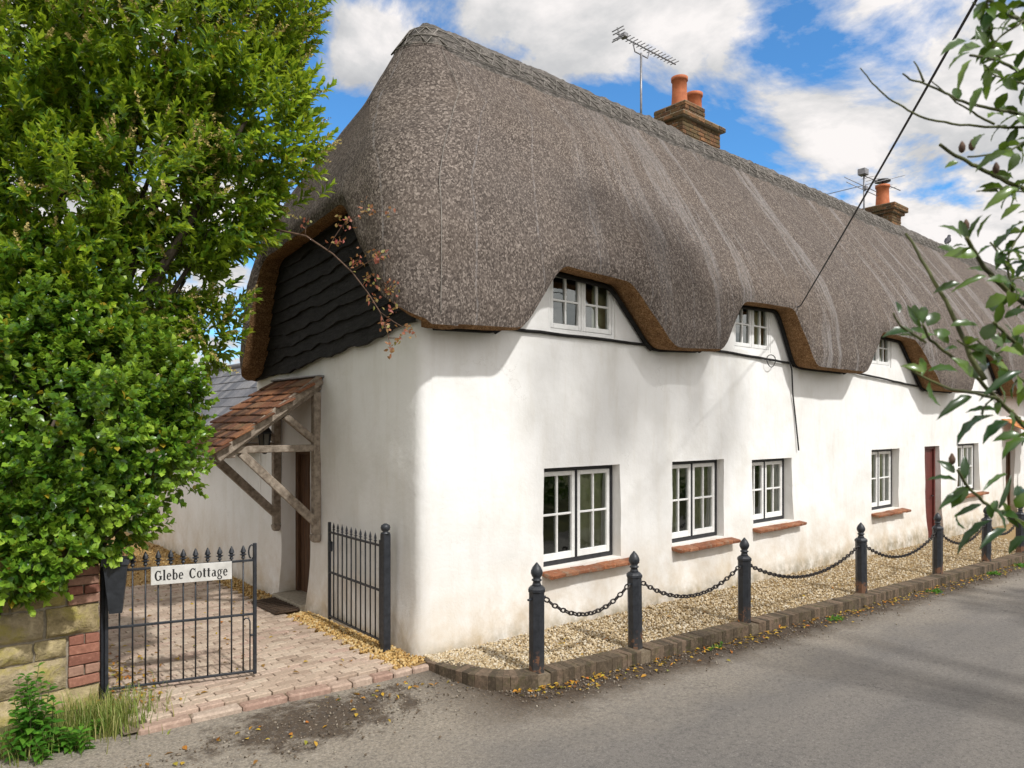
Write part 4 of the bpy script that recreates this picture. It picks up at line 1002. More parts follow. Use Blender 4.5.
# gate hinge post with the letter box
hp = thing('gate_post', 'slim black iron gate post fixed against the stone wall end', 'post', (-2.715, .965, 0))
mb = MB(); mb.beam((-2.715, .975, -.05), (-2.715, .975, 1.30), .045, .045, bev=.004, jit=0); mb.build('post', M['iron'], hp)
lb = thing('letter_box', 'black tapered letter box hung on the left gate hinge post beside the wall', 'letter box', (-2.65, .79, .75))
mb = MB(); c0 = HX + gd * .085 - gn * .115
def ringb(z, w, d): return [c0 + gd * sx * w / 2 + gn * sy * d / 2 + Vector((0, 0, z)) for sx, sy in ((-1, -1), (1, -1), (1, 1), (-1, 1))]
r1, r2, r3 = ringb(.76, .10, .10), ringb(1.19, .185, .16), ringb(1.24, .19, .165)
mb.add(r1 + r2, [(3, 2, 1, 0), (0, 1, 5, 4), (1, 2, 6, 5), (2, 3, 7, 6), (3, 0, 4, 7), (4, 5, 6, 7)]); mb.build('body', M['iron'], lb)
mb = MB(); q = ringb(1.185, .215, .19); q2 = ringb(1.235, .205, .18); q2[0].z += .025; q2[3].z += .025; q2[1].z -= .01; q2[2].z -= .01
mb.add(q + q2, [(3, 2, 1, 0), (0, 1, 5, 4), (1, 2, 6, 5), (2, 3, 7, 6), (3, 0, 4, 7), (4, 5, 6, 7)]); mb.build('lid', M['iron'], lb)

# ------------------------------------------------------------------ STONE WALL
sw = thing('stone_wall', 'mossy sandstone boundary wall ending in red brick quoins below the laurel', 'wall', (-3.6, 1.0, -.12))
WX1, WY = -2.76, .86
mb = MB(); zc = [(-.12, .16), (.16, .43), (.43, .60), (.60, .86), (.86, 1.10), (1.10, 1.36)]
def rough_block(mb, x0, x1, z0, z1, y, dep=.35, g=.020, bulge=.034):
    nx_, nz_ = max(3, int((x1 - x0) / .05)), max(3, int((z1 - z0) / .05)); rows = []
    sd_ = random.random() * 100
    for j in range(nz_ + 1):
        r_ = []
        for i in range(nx_ + 1):
            u_, w_ = i / nx_, j / nz_; e = min(u_, 1 - u_, w_, 1 - w_)
            bz_ = (bulge * min(1, e * 5) + bulge * 1.5 * nz(u_ * 3 + sd_, w_ * 3, 0, 1) + bulge * .6 * nz(u_ * 9 + sd_, w_ * 9, 3, 1) * min(1, e * 6)) if e > 0 else -.012
            r_.append((x0 + g / 2 + (x1 - x0 - g) * u_ + .012 * nz(u_ * 4 + sd_, w_ * 4, 7, 1), y - bz_, z0 + g / 2 + (z1 - z0 - g) * w_ + .014 * nz(u_ * 4, w_ * 4 + sd_, 9, 1)))
        rows.append(r_)
    mb.grid(rows)
    o = len(mb.v)
    per = [rows[0][i] for i in range(nx_ + 1)] + [rows[j][nx_] for j in range(1, nz_ + 1)] + [rows[nz_][i] for i in range(nx_ - 1, -1, -1)] + [rows[j][0] for j in range(nz_ - 1, 0, -1)]
    n_ = len(per); mb.add(per + [(p[0], p[1] + .08, p[2]) for p in per], [(k, k + n_, (k + 1) % n_ + n_, (k + 1) % n_) for k in range(n_)])
# sandstone courses
for ci, (z0, z1) in enumerate(zc):
    lim = WX1 - ([.0, .245, .245, .0, .25, .22][ci]); x = lim
    while x > -6.0:
        w_ = random.uniform(.22, .62); rough_block(mb, x - w_, x, z0, z1, WY); x -= w_
mb.build('sandstone_face', M['stone'], sw)
mb = MB()
for ci in (1, 2, 4, 5):
    z0, z1 = zc[ci]; ws = [.245, .245, 0, 0, .25, .22]; W_ = ws[ci] or .24; nb = max(1, round((z1 - z0) / .078)); h_ = (z1 - z0) / nb
    for k in range(nb):
        if ci == 1 and k >= 1: pass
        split = W_ * (.5 if k % 2 else 1.0); x = WX1
        for w_ in ([W_ / 2, W_ / 2] if k % 2 else [W_]):
            mb.box((x - w_ / 2, WY + .05, z0 + h_ * (k + .5)), (w_ - .01, .12, h_ - .010), None, .006, .004); x -= w_
for k in range(4): mb.box((WX1 - .06 - .0, WY + .2 + k * .0, 1.0), (.001, .001, .001))
zb = -.10; k = 0
while zb < 1.36:
    y = WY + .115
    for w_ in ([.22, .10] if k % 2 else [.10, .22]):
        mb.box((WX1 - .045, y + w_ / 2, zb + .038), (.10, w_ - .01, .066), None, .006, .004); y += w_
    zb += .076; k += 1
mb.build('brick_quoins', M['redbrick'], sw)
mb = MB(); mb.box((-4.38, WY + .20, .61), (3.22, .34, 1.48)); mb.build('mortar_core', M['mortar'], sw)
mb = MB(); mb.box((-4.3, WY + .20, 1.40), (3.2, .46, .07), None, .02, .01); mb.build('coping', M['stone'], sw)

# ------------------------------------------------------------------ AERIALS, CABLE, BIRD
def aerial(name, loc, label): return thing(name, label, 'aerial', loc)
a1 = aerial('television_aerial', (6.02, 2.05, 7.7), 'tall television aerial with a toothed boom beside the nearer chimney')
mb = MB(); mb.tube([(6.02, 2.05, 7.5), (6.02, 2.05, 8.98)], .022, 6); mb.build('mast', M['alu'], a1)
mb = MB(); zb = 9.10; ya = 2.05
mb.tube([(5.36, ya, zb), (7.02, ya, zb)], .014, 5); mb.tube([(5.80, ya, zb - .02), (5.85, ya, zb - .15), (6.2, ya, zb - .15), (6.25, ya, zb - .02)], .012, 5)
for k in range(15): mb.tube([(5.62 + k * .098, ya - .10, zb + .02), (5.62 + k * .098, ya + .10, zb + .02)], .008, 4)
for dz in (-.09, -.045, .045, .09): mb.tube([(5.44 - abs(dz) * .5, ya - .13, zb + dz), (5.44 - abs(dz) * .5, ya + .13, zb + dz)], .010, 4)
mb.tube([(5.38, ya, zb - .11), (5.44, ya, zb), (5.38, ya, zb + .11)], .012, 4); mb.box((5.56, ya, zb + .03), (.10, .12, .08), None, .01); mb.build('antenna', M['alu'], a1)
a2 = aerial('television_aerial', (15.3, 2.2, 7.7), 'low spreading aerial with long rods beside the farther chimney')
mb = MB(); mb.tube([(15.3, 2.2, 7.5), (15.3, 2.2, 8.95)], .022, 6); mb.build('mast', M['alu'], a2)
mb = MB()
mb.box((15.25, 2.2, 8.98), (.22, .2, .16), None, .01); mb.tube([(15.3, 2.2, 8.9), (17.1, 2.0, 8.84)], .014, 5)
for k in range(6): mb.tube([(15.5 + k * .27, 2.0, 8.89), (15.5 + k * .27, 2.35, 8.89)], .007, 4)
for (z, x0, x1) in ((8.62, 14.2, 16.4), (8.52, 14.3, 16.6)): mb.tube([(x0, 2.2, z), (x1, 2.15, z - .02)], .010, 4)
mb.tube([(15.0, 3.4, 8.55), (15.6, 1.3, 8.75)], .010, 4); mb.box((15.32, 2.18, 8.58), (.1, .1, .1), None, .01); mb.build('antenna', M['alu'], a2)
ca = Vector((6.98, -.42, 4.30)); cb = at(968, 0, 5.0); ext = (cb - ca).normalized(); cend = cb + ext * 8.0
pole_x = cend
mb = MB(); mb.tube([ca.lerp(cend, k / 20) - Vector((0, 0, .10 * (1 - (2 * k / 20 - 1) ** 2))) for k in range(21)], .010, 6); mb.tube([ca, ca + Vector((-.03, .3, -.08))], .01, 5)
tag(mb.build('overhead_cable', M['cable']), 'black telephone cable slanting across the sky down to a dormer', 'cable')
up_ = thing('utility_pole', 'tall wooden pole across the road holding the telephone cable', 'pole', (cend.x, cend.y, -.2))
mb = MB(); mb.tube([(cend.x, cend.y - .12, -.3), (cend.x, cend.y - .12, cend.z + .5)], [.13, .10], 12); mb.build('shaft', M['bark'], up_)
mb = MB(); mb.tube([(cend.x, cend.y - .14, cend.z), (cend.x, cend.y + .02, cend.z)], .02, 6); mb.build('bracket', M['iron'], up_)
bx, by, bz0 = 20.35, 1.9, 7.80
bd = thing('bird', 'small dark pigeon perched on the ridge beyond the farther chimney', 'bird', (bx, by, bz0))
mb = MB(); C = Vector((bx, by, bz0))
prof = [(-.26, .02, .012), (-.18, .06, .03), (-.08, .11, .075), (.02, .16, .095), (.10, .22, .07), (.14, .28, .045), (.165, .315, .048), (.20, .325, .03), (.235, .315, .006)]
mb.tube([C + Vector((p[0] * .8, 0, p[1] + .02)) for p in prof], [p[2] for p in prof], 10); mb.tube([C + Vector((.0, .03, -.02)), C + Vector((.0, .03, .10))], .008, 4); mb.tube([C + Vector((.0, -.03, -.02)), C + Vector((.0, -.03, .10))], .008, 4)
mb.build('body', M['bird'], bd)

# ------------------------------------------------------------------ TREES AND PLANTS
CAMN = np.array(CAM); TONE = [None]
def leafmesh(name, V, F_, mat, parent=None, k=8):
    """leaf mesh with a per leaf tone: pale new tips, dark lower leaves, painting light and shade"""
    o = npmesh(name, V, F_, mat, parent); a = o.data.attributes.new('tip_tone', 'FLOAT', 'POINT')
    if len(o.data.vertices) == len(TONE[0]) * k: a.data.foreach_set('value', np.repeat(TONE[0], k).astype(np.float32))
    return o
def crown(lobes, nshoot, per, L0, W0, up_bias=.5, droop=0.0, back=.35, inner=.25, shoot_len=.16, cone=.9, amp=.22, hollows=()):
    """leafy shoots spread through the outer shell of a set of lobes"""
    C = np.array([l[:3] for l in lobes]); R = np.array([l[3] for l in lobes]); w = R ** 2; w = w / w.sum()
    k = rng.choice(len(R), int(nshoot * 2.6), p=w); d = rdir(len(k)); rr = R[k] * np.where(rng.random(len(k)) < inner, rng.uniform(.5, .82, len(k)), rng.uniform(.86, 1.12, len(k)))
    # clumpy outline
    P = C[k] + d * rr[:, None] * np.array([1, 1, .92])
    cl = np.array([nz(p[0], p[1], p[2], 1.9) + .4 * nz(p[0], p[1], p[2] + 7, 4.5) for p in P]); P = P + d * (cl * amp * R[k].clip(.3, 1.2))[:, None]
    toCam = CAMN - P; toCam /= np.linalg.norm(toCam, axis=1, keepdims=True)
    facing = (d * toCam).sum(1)
    # drop those deep inside other lobes
    depth = np.min(np.linalg.norm(P[:, None, :] - C[None], axis=2) / R[None], axis=1)
    keep = (depth > .48) & ((facing > -.25) | (rng.random(len(k)) < back)) 
    for h in hollows: keep &= np.linalg.norm(P - np.array(h[:3]), axis=1) > h[3] * (1 + .35 * cl)
    P = P[keep][:nshoot]; d = d[keep][:nshoot]; n = len(P)
    ax = d + np.array([0, 0, up_bias]) + rdir(n) * .45; ax /= np.linalg.norm(ax, axis=1, keepdims=True)
    x, _, z = frames(ax, rdir(n))
    AP = []; AD = []; AU = []; AL = []; AW = []; vig = rng.random(n); AT = []
    for j in range(per):
        t = (j + .5) / per; a = j * 2.4 + rng.uniform(0, 1.2, n)
        rad_ = x * np.cos(a)[:, None] + z * np.sin(a)[:, None]
        tilt = cone * (1 - .75 * t)
        D = rad_ * tilt + ax * (.35 + .75 * t) + np.array([0, 0, -droop]) + rdir(n) * .12
        pos = P + ax * (shoot_len * (t - .3))[..., None] if np.ndim(t) else P + ax * shoot_len * (t - .3)
        AP.append(pos); AD.append(D); AU.append(ax * 1.0 + np.array([0, 0, .6]) - rad_ * .3 + rdir(n) * .15)
        AT.append(np.clip(.10 + .75 * (t ** 1.5) * (.35 + .9 * vig) + rng.normal(0, .08, n), 0, 1))  # pale new tips over dark leaves, with lit tips and shaded gaps painted in
        AL.append(L0 * rng.uniform(.65, 1.15, n) * (1 - .25 * t)); AW.append(W0 * rng.uniform(.8, 1.15, n))
    TONE[0] = np.concatenate(AT)
    return [np.concatenate(q) for q in (AP, AD, AU, AL, AW)], (P, ax)
def lob(px, py, d, r): p = at(px, py, d); return (p.x, p.y, p.z, r)
def limbs(base, tips, r0, name, parent, mat):
    mb = MB(); base = Vector(base)
    for (tp, r) in tips:
        tp = Vector(tp); pts = []
        for k in range(9):
            t = k / 8; p = base.lerp(tp, t); p.z = base.z + (tp.z - base.z) * (t ** .8); p += Vector((nz(t * 3, tp.x, 0, 1), nz(t * 3, tp.y, 5, 1), 0)) * .22 * math.sin(PI * t); pts.append(p)
        mb.tube(pts, [r * (1 - .85 * k / 8) + .006 for k in range(9)], 7)
    return mb.build(name, mat, parent)

tree = thing('laurel_tree', 'tall bright green laurel tree with pale flower spikes over the driveway wall', 'tree', (-3.1, 2.0, -.1))
TL = [lob(*q) for q in [(222, 55, 7.6, .80), (246, 120, 7.5, .62), (130, 40, 7.4, 1.25), (10, 60, 7.1, 1.25), (150, 175, 7.3, .95), (222, 165, 7.5, .70), (60, 195, 7.0, 1.0), (215, 222, 7.6, .46), (185, 280, 7.6, .44),
                        (120, 275, 7.3, .75), (30, 275, 7.0, .9), (250, 10, 7.7, .48), (100, -120, 7.5, 1.5), (225, -90, 7.6, .85), (-90, 150, 7.0, 1.2), (-60, -60, 7.2, 1.4), (205, 330, 7.7, .30)]]
(P_, D_, U_, L_, W_), (SP, SA) = crown(TL, 9500, 12, .125, .042, .65, .0, .3, .34, .22, .85, .75, [lob(172, 225, 6.85, .40), lob(185, 300, 7.1, .36), lob(140, 262, 6.7, .36), lob(75, 105, 6.1, .34), lob(40, 215, 6.05, .30), lob(225, 110, 6.9, .26), lob(110, 180, 6.3, .28)])
V_, F_ = leaves(P_, D_, U_, L_, W_); leafmesh('crown', V_, F_, M['laurel'], tree)
# flower spikes
outer = np.where(((SP - CAMN) / np.linalg.norm(SP - CAMN, axis=1, keepdims=True) * SA).sum(1) < .1)[0]; outer = outer[np.array([nz(*SP[i], .9) > -.05 for i in outer])]; sel = rng.choice(outer, min(1300, len(outer)), replace=False); n = len(sel); P_ = []; D_ = []; L_ = []; W_ = []
for j in range(26):
    t = j / 26; ax = SA[sel] + np.array([0, 0, .15]); ax /= np.linalg.norm(ax, axis=1, keepdims=True)
    x, _, z = frames(ax, rdir(n)); a = j * 2.4; P_.append(SP[sel] + ax * (.10 + .20 * t)); D_.append(x * math.cos(a) + z * math.sin(a) + ax * .35); L_.append(np.full(n, .030 * (1.15 - .6 * t))); W_.append(np.full(n, .018))
P_, D_, L_, W_ = [np.concatenate(q) for q in (P_, D_, L_, W_)]
V_, F_ = leaves(P_, D_, rdir(len(P_)), L_, W_); kind(npmesh('flower_spikes', V_, F_, M['bloom'], tree), 'stuff')
limbs((-3.35, 2.1, -.1), [(t[:3], .09 if i < 6 else .06) for i, t in enumerate(TL)], .1, 'trunk', tree, M['bark'])

shrub = thing('evergreen_shrub', 'glossy round leaved evergreen shrub spilling over the stone wall', 'shrub', (-3.6, 1.35, -.1))
SL = [lob(*q) for q in [(55, 420, 6.5, .86), (125, 400, 6.8, .62), (150, 462, 6.7, .40), (20, 500, 6.1, .52), (95, 500, 6.4, .42), (176, 395, 7.0, .34), (60, 340, 6.8, .75), (-60, 450, 6.2, .9), (128, 520, 6.5, .24), (55, 548, 6.0, .26), (178, 440, 6.9, .25), (40, 562, 5.9, .22), (0, 580, 5.7, .22), (-10, 350, 6.5, .8)]]
(P_, D_, U_, L_, W_), (SP2, SA2) = crown(SL, 3900, 10, .082, .056, .45, .05, .3, .28, .15, 1.1, .6, [lob(100, 350, 6.15, .28), lob(20, 385, 5.75, .26), lob(160, 425, 6.45, .16), (0, 0, 0, .01)])
V_, F_ = leaves(P_, D_, U_, L_, W_); leafmesh('crown', V_, F_, M['shrub'], shrub)
limbs((-3.5, 1.5, -.1), [(t[:3], .045) for t in SL], .05, 'stems', shrub, M['bark'])

# reddish rose spray reaching across the gable
rz_ = thing('rose_branch', 'thin red leaved spray arching across the black boarded gable', 'branch', tuple(at(275, 230, 7.55)))
path = [(262, 228, 7.6), (278, 230, 7.5), (306, 236, 7.4), (333, 254, 7.3), (352, 272, 7.2), (368, 293, 7.15), (380, 312, 7.1), (388, 334, 7.05), (391, 352, 7.0)]
mb = MB(); PT = [at(*q) for q in path]; mb.tube(PT, [.011, .011, .010, .009, .008, .007, .006, .005, .003], 6)
subs = [[(328, 250, 7.3), (334, 238, 7.28), (342, 226, 7.26), (352, 218, 7.24), (366, 212, 7.2), (386, 211, 7.15)], [(352, 272, 7.2), (368, 262, 7.15), (380, 256, 7.1)], [(380, 312, 7.1), (394, 322, 7.05), (408, 330, 7.0)], [(305, 236, 7.4), (306, 226, 7.4)], [(389, 338, 7.03), (402, 338, 7.0)]]
for s_ in subs: mb.tube([at(*q) for q in s_], [.005] * (len(s_) - 1) + [.002], 5)
mb.build('stem', M['twig'], rz_)
cent = []
for (px, py, d, n_, sp) in [(306, 222, 7.38, 16, 7), (338, 240, 7.28, 22, 7), (345, 222, 7.25, 34, 10), (366, 211, 7.2, 24, 8), (388, 212, 7.15, 10, 4), (356, 262, 7.15, 34, 9), (378, 256, 7.1, 40, 10), (366, 278, 7.15, 34, 8), (388, 288, 7.1, 40, 9), (374, 298, 7.12, 20, 8), (392, 308, 7.06, 26, 8), (384, 324, 7.05, 24, 8), (408, 330, 7.0, 20, 6), (398, 338, 7.02, 16, 5), (390, 350, 7.0, 18, 6)]:
    for _ in range(int(n_ * .75)): cent.append(at(px + random.gauss(0, sp * .55), py + random.gauss(0, sp * .45), d + random.uniform(-.06, .05)))
P_ = np.array(cent); n = len(P_); V_, F_ = leaves(P_, rdir(n) + np.array([0, 0, -.3]), rdir(n), rng.uniform(.03, .055, n), rng.uniform(.022, .036, n)); kind(npmesh('leaf_spray', V_, F_, M['rose'], rz_), 'stuff')

# holly close to the camera ------------------------------------------------
holly = thing('holly_tree', 'leggy dark green holly branches reaching in from the right foreground', 'tree', tuple(Vector(at(1190, 424, 2.3)) + Vector((0, 0, -2.6))))
hb = [([(860, 68), (872, 84), (889, 98), (908, 110), (930, 120), (960, 125), (994, 127), (1024, 128), (1080, 140), (1170, 180)], 2.1, 2.2, .002, .010),
      ([(903, 73), (910, 79), (923, 83), (942, 91), (955, 98), (969, 104), (1003, 111), (1024, 114), (1080, 135), (1165, 190)], 2.0, 2.2, .003, .010), ([(914, 61), (918, 70), (924, 82)], 2.0, 2.0, .002, .004),
      ([(931, 81), (945, 92), (960, 105), (977, 115), (994, 124)], 2.05, 2.1, .002, .005), ([(989, 0), (998, 8), (1010, 15), (1024, 22), (1090, 60), (1170, 160)], 1.9, 2.2, .006, .012),
      ([(972, 2), (979, 7), (988, 8)], 1.9, 1.9, .002, .003), ([(987, 0), (988, 9), (989, 25), (993, 46), (999, 59)], 1.9, 1.95, .003, .006), ([(970, 56), (985, 57), (998, 60), (1010, 66), (1024, 75), (1090, 110), (1165, 200)], 1.85, 2.2, .004, .012),
      ([(984, 65), (989, 73), (1003, 79), (1020, 82), (1060, 95)], 1.9, 2.0, .002, .006), ([(993, 46), (1003, 35), (1024, 20)], 1.9, 1.9, .003, .004),
      ([(941, 145), (955, 156), (972, 164), (994, 176), (1020, 187), (1060, 205), (1165, 260)], 1.95, 2.25, .006, .013), ([(967, 157), (994, 154), (1011, 150), (1024, 142), (1070, 120)], 1.9, 2.1, .003, .006),
      ([(977, 191), (996, 189), (1011, 190), (1024, 192)], 1.95, 1.95, .002, .003), ([(967, 238), (976, 255), (989, 274), (1006, 290), (1024, 303), (1070, 330), (1170, 400)], 1.75, 2.25, .006, .016),
      ([(906, 233), (915, 247), (926, 267), (938, 290), (952, 313), (962, 335), (971, 356), (985, 380)], 2.0, 1.85, .004, .009), ([(894, 313), (899, 325), (912, 333), (926, 343)], 1.8, 1.8, .003, .004),
      ([(923, 325), (930, 340), (952, 357), (976, 377), (994, 396), (1013, 415), (1024, 425), (1070, 460), (1170, 520)], 1.75, 2.25, .004, .016), ([(906, 367), (931, 381), (952, 390), (976, 393), (996, 398)], 1.85, 1.8, .003, .006),
      ([(957, 470), (968, 487), (984, 502), (999, 512), (1024, 523), (1080, 545), (1170, 600)], 1.75, 2.2, .004, .013), ([(994, 322), (1006, 335), (1024, 350), (1070, 380), (1165, 430)], 1.8, 2.2, .005, .013),
      ([(978, 340), (990, 352), (1010, 372), (1030, 385)], 1.9, 1.9, .003, .004), ([(989, 276), (1010, 280), (1024, 276), (1060, 270)], 1.85, 2.0, .003, .006), ([(990, 242), (1000, 256), (1008, 270), (1012, 292)], 1.85, 1.85, .003, .004), ([(1006, 262), (1016, 240), (1024, 228), (1070, 190)], 1.9, 2.0, .003, .006),
      ([(996, 246), (1002, 252), (1010, 262)], 1.85, 1.85, .002, .003), ([(958, 340), (970, 348), (978, 352)], 1.85, 1.85, .003, .003)]
mb = MB(); stemP = []; TB = at(1190, 424, 2.3)
for (pp, d0, d1, r0, r1) in hb:
    n = len(pp); pts = [at(p[0], p[1], d0 + (d1 - d0) * i / (n - 1) + .03 * nz(i, p[0] * .1, 0, .7)) for i, p in enumerate(pp)]
    if pp[-1][0] >= 1150: pts.append(Vector((TB.x + .02, TB.y - .02, pts[-1].z - .10)))      # joins the trunk
    elif pp[-1][0] > 1040: pts.append(pts[-1] + RIGHT * .25 + Vector((0, 0, -.08)))
    fine = []
    for a, b in zip(pts, pts[1:]):
        kn = max(4, int((b - a).length / .022))
        for k in range(kn): q = a.lerp(b, k / kn); fine.append(q + Vector((nz(q.x, q.y, q.z, 30), nz(q.x, q.y, q.z + 5, 30), nz(q.x, q.y, q.z + 9, 30))) * .0035)
    fine.append(pts[-1]); nf = len(fine); mb.tube(fine, [(r0 + (r1 - r0) * k / (nf - 1)) * .78 for k in range(nf)], 6); stemP += [(p, (fine[min(i + 1, nf - 1)] - fine[max(i - 1, 0)]).normalized()) for i, p in enumerate(fine)]
mb.build('branches', M['greenstem'], holly)
tb = at(1190, 424, 2.3); mb = MB(); mb.tube([(tb.x + .1, tb.y - .1, -.25), (tb.x + .05, tb.y - .05, 1.2), (tb.x, tb.y, 2.4), (tb.x - .02, tb.y, 3.6)], [.07, .06, .05, .02], 9); mb.build('trunk', M['bark'], holly)
hl = [((967, 41), (946, 46), 9), ((981, 46), (963, 47), 12), ((970, 52), (949, 62), 6), ((972, 59), (956, 83), 6), ((976, 41), (981, 20), 5), ((987, 49), (980, 29), 6), ((1004, 52), (987, 53), 9), ((1004, 9), (1022, 2), 9), ((1008, 14), (1026, 0), 10), ((982, 87), (970, 106), 7), ((991, 86), (983, 100), 7), ((1003, 79), (1016, 88), 8), ((988, 118), (1002, 109), 8), ((1016, 116), (1028, 124), 8),
      ((974, 148), (981, 130), 7), ((1008, 151), (977, 164), 10), ((958, 162), (947, 165), 5), ((1018, 153), (1011, 168), 8), ((1018, 188), (991, 201), 9), ((1016, 190), (1013, 202), 8), ((1021, 204), (1002, 215), 7), ((1024, 222), (1003, 232), 8), ((962, 238), (948, 223), 6), ((969, 239), (977, 216), 5), ((978, 238), (985, 216), 4), ((968, 240), (959, 219), 6), ((966, 246), (955, 244), 6),
      ((977, 256), (951, 251), 13), ((954, 252), (942, 245), 9), ((987, 276), (958, 285), 5), ((960, 283), (938, 288), 7), ((1006, 296), (986, 304), 13), ((993, 312), (999, 297), 10), ((1012, 284), (995, 276), 11), ((914, 332), (889, 330), 9), ((899, 313), (898, 300), 5), ((950, 326), (978, 321), 8), ((933, 330), (951, 341), 9), ((916, 322), (914, 304), 7), ((923, 324), (923, 304), 8), ((927, 326), (939, 311), 10), ((921, 328), (908, 307), 5), ((926, 334), (911, 326), 6), ((938, 338), (949, 328), 9), ((922, 342), (905, 330), 5),
      ((959, 372), (934, 365), 14), ((975, 379), (984, 359), 13), ((972, 378), (960, 358), 11), ((972, 396), (944, 410), 8), ((998, 411), (970, 407), 8), ((994, 415), (956, 430), 12), ((1010, 421), (985, 432), 11), ((1023, 371), (986, 389), 7), ((1020, 434), (998, 437), 8), ((1030, 438), (1004, 447), 11), ((990, 362), (1008, 366), 11), ((984, 340), (992, 324), 12), ((990, 336), (1004, 344), 10), ((1014, 336), (1030, 322), 11), ((1000, 350), (1024, 352), 10), ((1004, 318), (1022, 308), 8), ((925, 372), (907, 364), 7), ((922, 376), (923, 356), 6),
      ((955, 473), (942, 461), 7), ((957, 481), (931, 475), 7), ((965, 491), (943, 502), 7), ((963, 480), (966, 458), 7), ((982, 504), (956, 514), 5), ((957, 513), (958, 528), 5), ((991, 520), (956, 544), 8), ((1007, 529), (984, 540), 7), ((1026, 536), (1008, 549), 9), ((1014, 496), (1026, 484), 8), ((998, 510), (1012, 478), 4), ((982, 492), (1008, 468), 4), ((1016, 508), (1026, 492), 10), ((996, 512), (994, 498), 6)]
P_ = []; D_ = []; U_ = []; L_ = []; W_ = []
for (b, t, w) in hl:
    d = 1.83 + .0 + random.uniform(-.05, .05); pb = at(b[0], b[1], d); ptp = at(t[0], t[1], d + random.uniform(-.035, .035)); D = ptp - pb
    tc = (CAM - pb).normalized(); up = (tc * .75 + Vector((0, 0, .7)) + Vector((random.uniform(-.5, .5), random.uniform(-.5, .5), 0))).normalized()
    P_.append(pb); D_.append(D); U_.append(up); L_.append(D.length * 1.08); W_.append(w / F * d * 1.28)
for (p, dr) in stemP:                       # smaller filler leaves along the outer twigs, denser to the right
    px = 512 + F * (p - CAM).dot(RIGHT) / (p - CAM).dot(FWD)
    if random.random() < (.05 if px < 985 else .45 if px < 1010 else .9):
        a = Vector(rdir(1)[0]); a = (a - dr * a.dot(dr) * .5).normalized()
        P_.append(p); D_.append(a); U_.append(Vector((0, 0, 1)) + Vector(rdir(1)[0]) * .6); L_.append(random.uniform(.035, .07)); W_.append(random.uniform(.02, .034))
HV = np.array([(0, 0, 0), (-.22, .10, .04), (.22, .10, .04), (-.46, .30, .10), (.46, .30, .10), (-.44, .42, .06), (.44, .42, .06), (-.47, .60, .09), (.47, .60, .09), (-.35, .74, .03), (.35, .74, .03), (-.22, .88, .03), (.22, .88, .03), (0, 1.02, -.07), (0, .10, 0), (0, .30, .01), (0, .42, .01), (0, .60, 0), (0, .74, -.02), (0, .86, -.04)])
HV[:, 2] -= .30 * (HV[:, 1] - .15) ** 2
HT = np.array([(0, 14, 1), (0, 2, 14), (19, 13, 11), (19, 12, 13)])
HQ = np.array([(a, b, c, d) for i in range(5) for (a, b, c, d) in ((14 + i, 15 + i, 3 + 2 * i, 1 + 2 * i), (14 + i, 2 + 2 * i, 4 + 2 * i, 15 + i))])
V_, F_ = leaves(np.array([tuple(p) for p in P_]), np.array([tuple(p) for p in D_]), np.array([tuple(p) for p in U_]), np.array(L_), np.array(W_), HV, HT, HQ)
kind(npmesh('leaf_spray', V_, F_, M['holly'], holly), 'stuff')
(P_, D_, U_, L_, W_), _ = crown([lob(1300, 190, 2.5, .42), lob(1330, 330, 2.6, .5), lob(1300, 460, 2.5, .40)], 260, 7, .06, .028, .3, 0, 1.0, .3, .12, 1.1)
V_, F_ = leaves(P_, D_, U_, L_, W_, HV, HT, HQ); npmesh('crown', V_, F_, M['holly'], holly)
mb = MB()
for (px, py) in ((962, 148), (972, 146), (996, 169), (966, 226), (1000, 340), (952, 460)):
    p = at(px, py, 1.9); mb = MB(); mb.lathe([(.003, -.012), (.008, -.006), (.0085, .004), (.004, .014), (.001, .018)], p, 8); mb.build('bud', M['twig'], holly)

# weeds and grass at the wall foot -------------------------------------------
def grass(name, cx, cy, rx, ry, n, h, label):
    P = np.stack([rng.normal(cx, rx, n), rng.normal(cy, ry, n), np.full(n, -.10)], 1); hh = rng.uniform(.4, 1, n) * h; lean = rdir(n) * .35; lean[:, 2] = 0
    w = rng.uniform(.0025, .0055, n); sd_ = np.stack([lean[:, 1], -lean[:, 0], lean[:, 2]], 1); sd_ /= np.linalg.norm(sd_, axis=1, keepdims=True) + 1e-9
    T = [P - sd_ * w[:, None], P + sd_ * w[:, None]]
    for (t, ww) in ((.5, .8), (.85, .45)):
        c = P + np.array([0, 0, 1]) * (hh * t)[:, None] + lean * (hh * t * t)[:, None]; T += [c - sd_ * (w * ww)[:, None], c + sd_ * (w * ww)[:, None]]
    T.append(P + np.array([0, 0, 1]) * (hh * .97)[:, None] + lean * (hh * 1.25)[:, None])
    V = np.stack(T, 1).reshape(-1, 3); o = (np.arange(n) * 7)[:, None]
    q = np.concatenate([np.array([[0, 1, 3, 2]]) + o, np.array([[2, 3, 5, 4]]) + o]); t_ = np.array([[4, 5, 6]]) + o
    return kind(npmesh(name, V, [q, t_], M['grass']), 'stuff', label)
grass('grass', -2.80, .42, .17, .17, 1100, .30, 'dry yellow green grass tuft at the foot of the stone wall')
grass('grass', -3.25, .34, .22, .16, 500, .24, 'green grass in front of the sandstone wall')
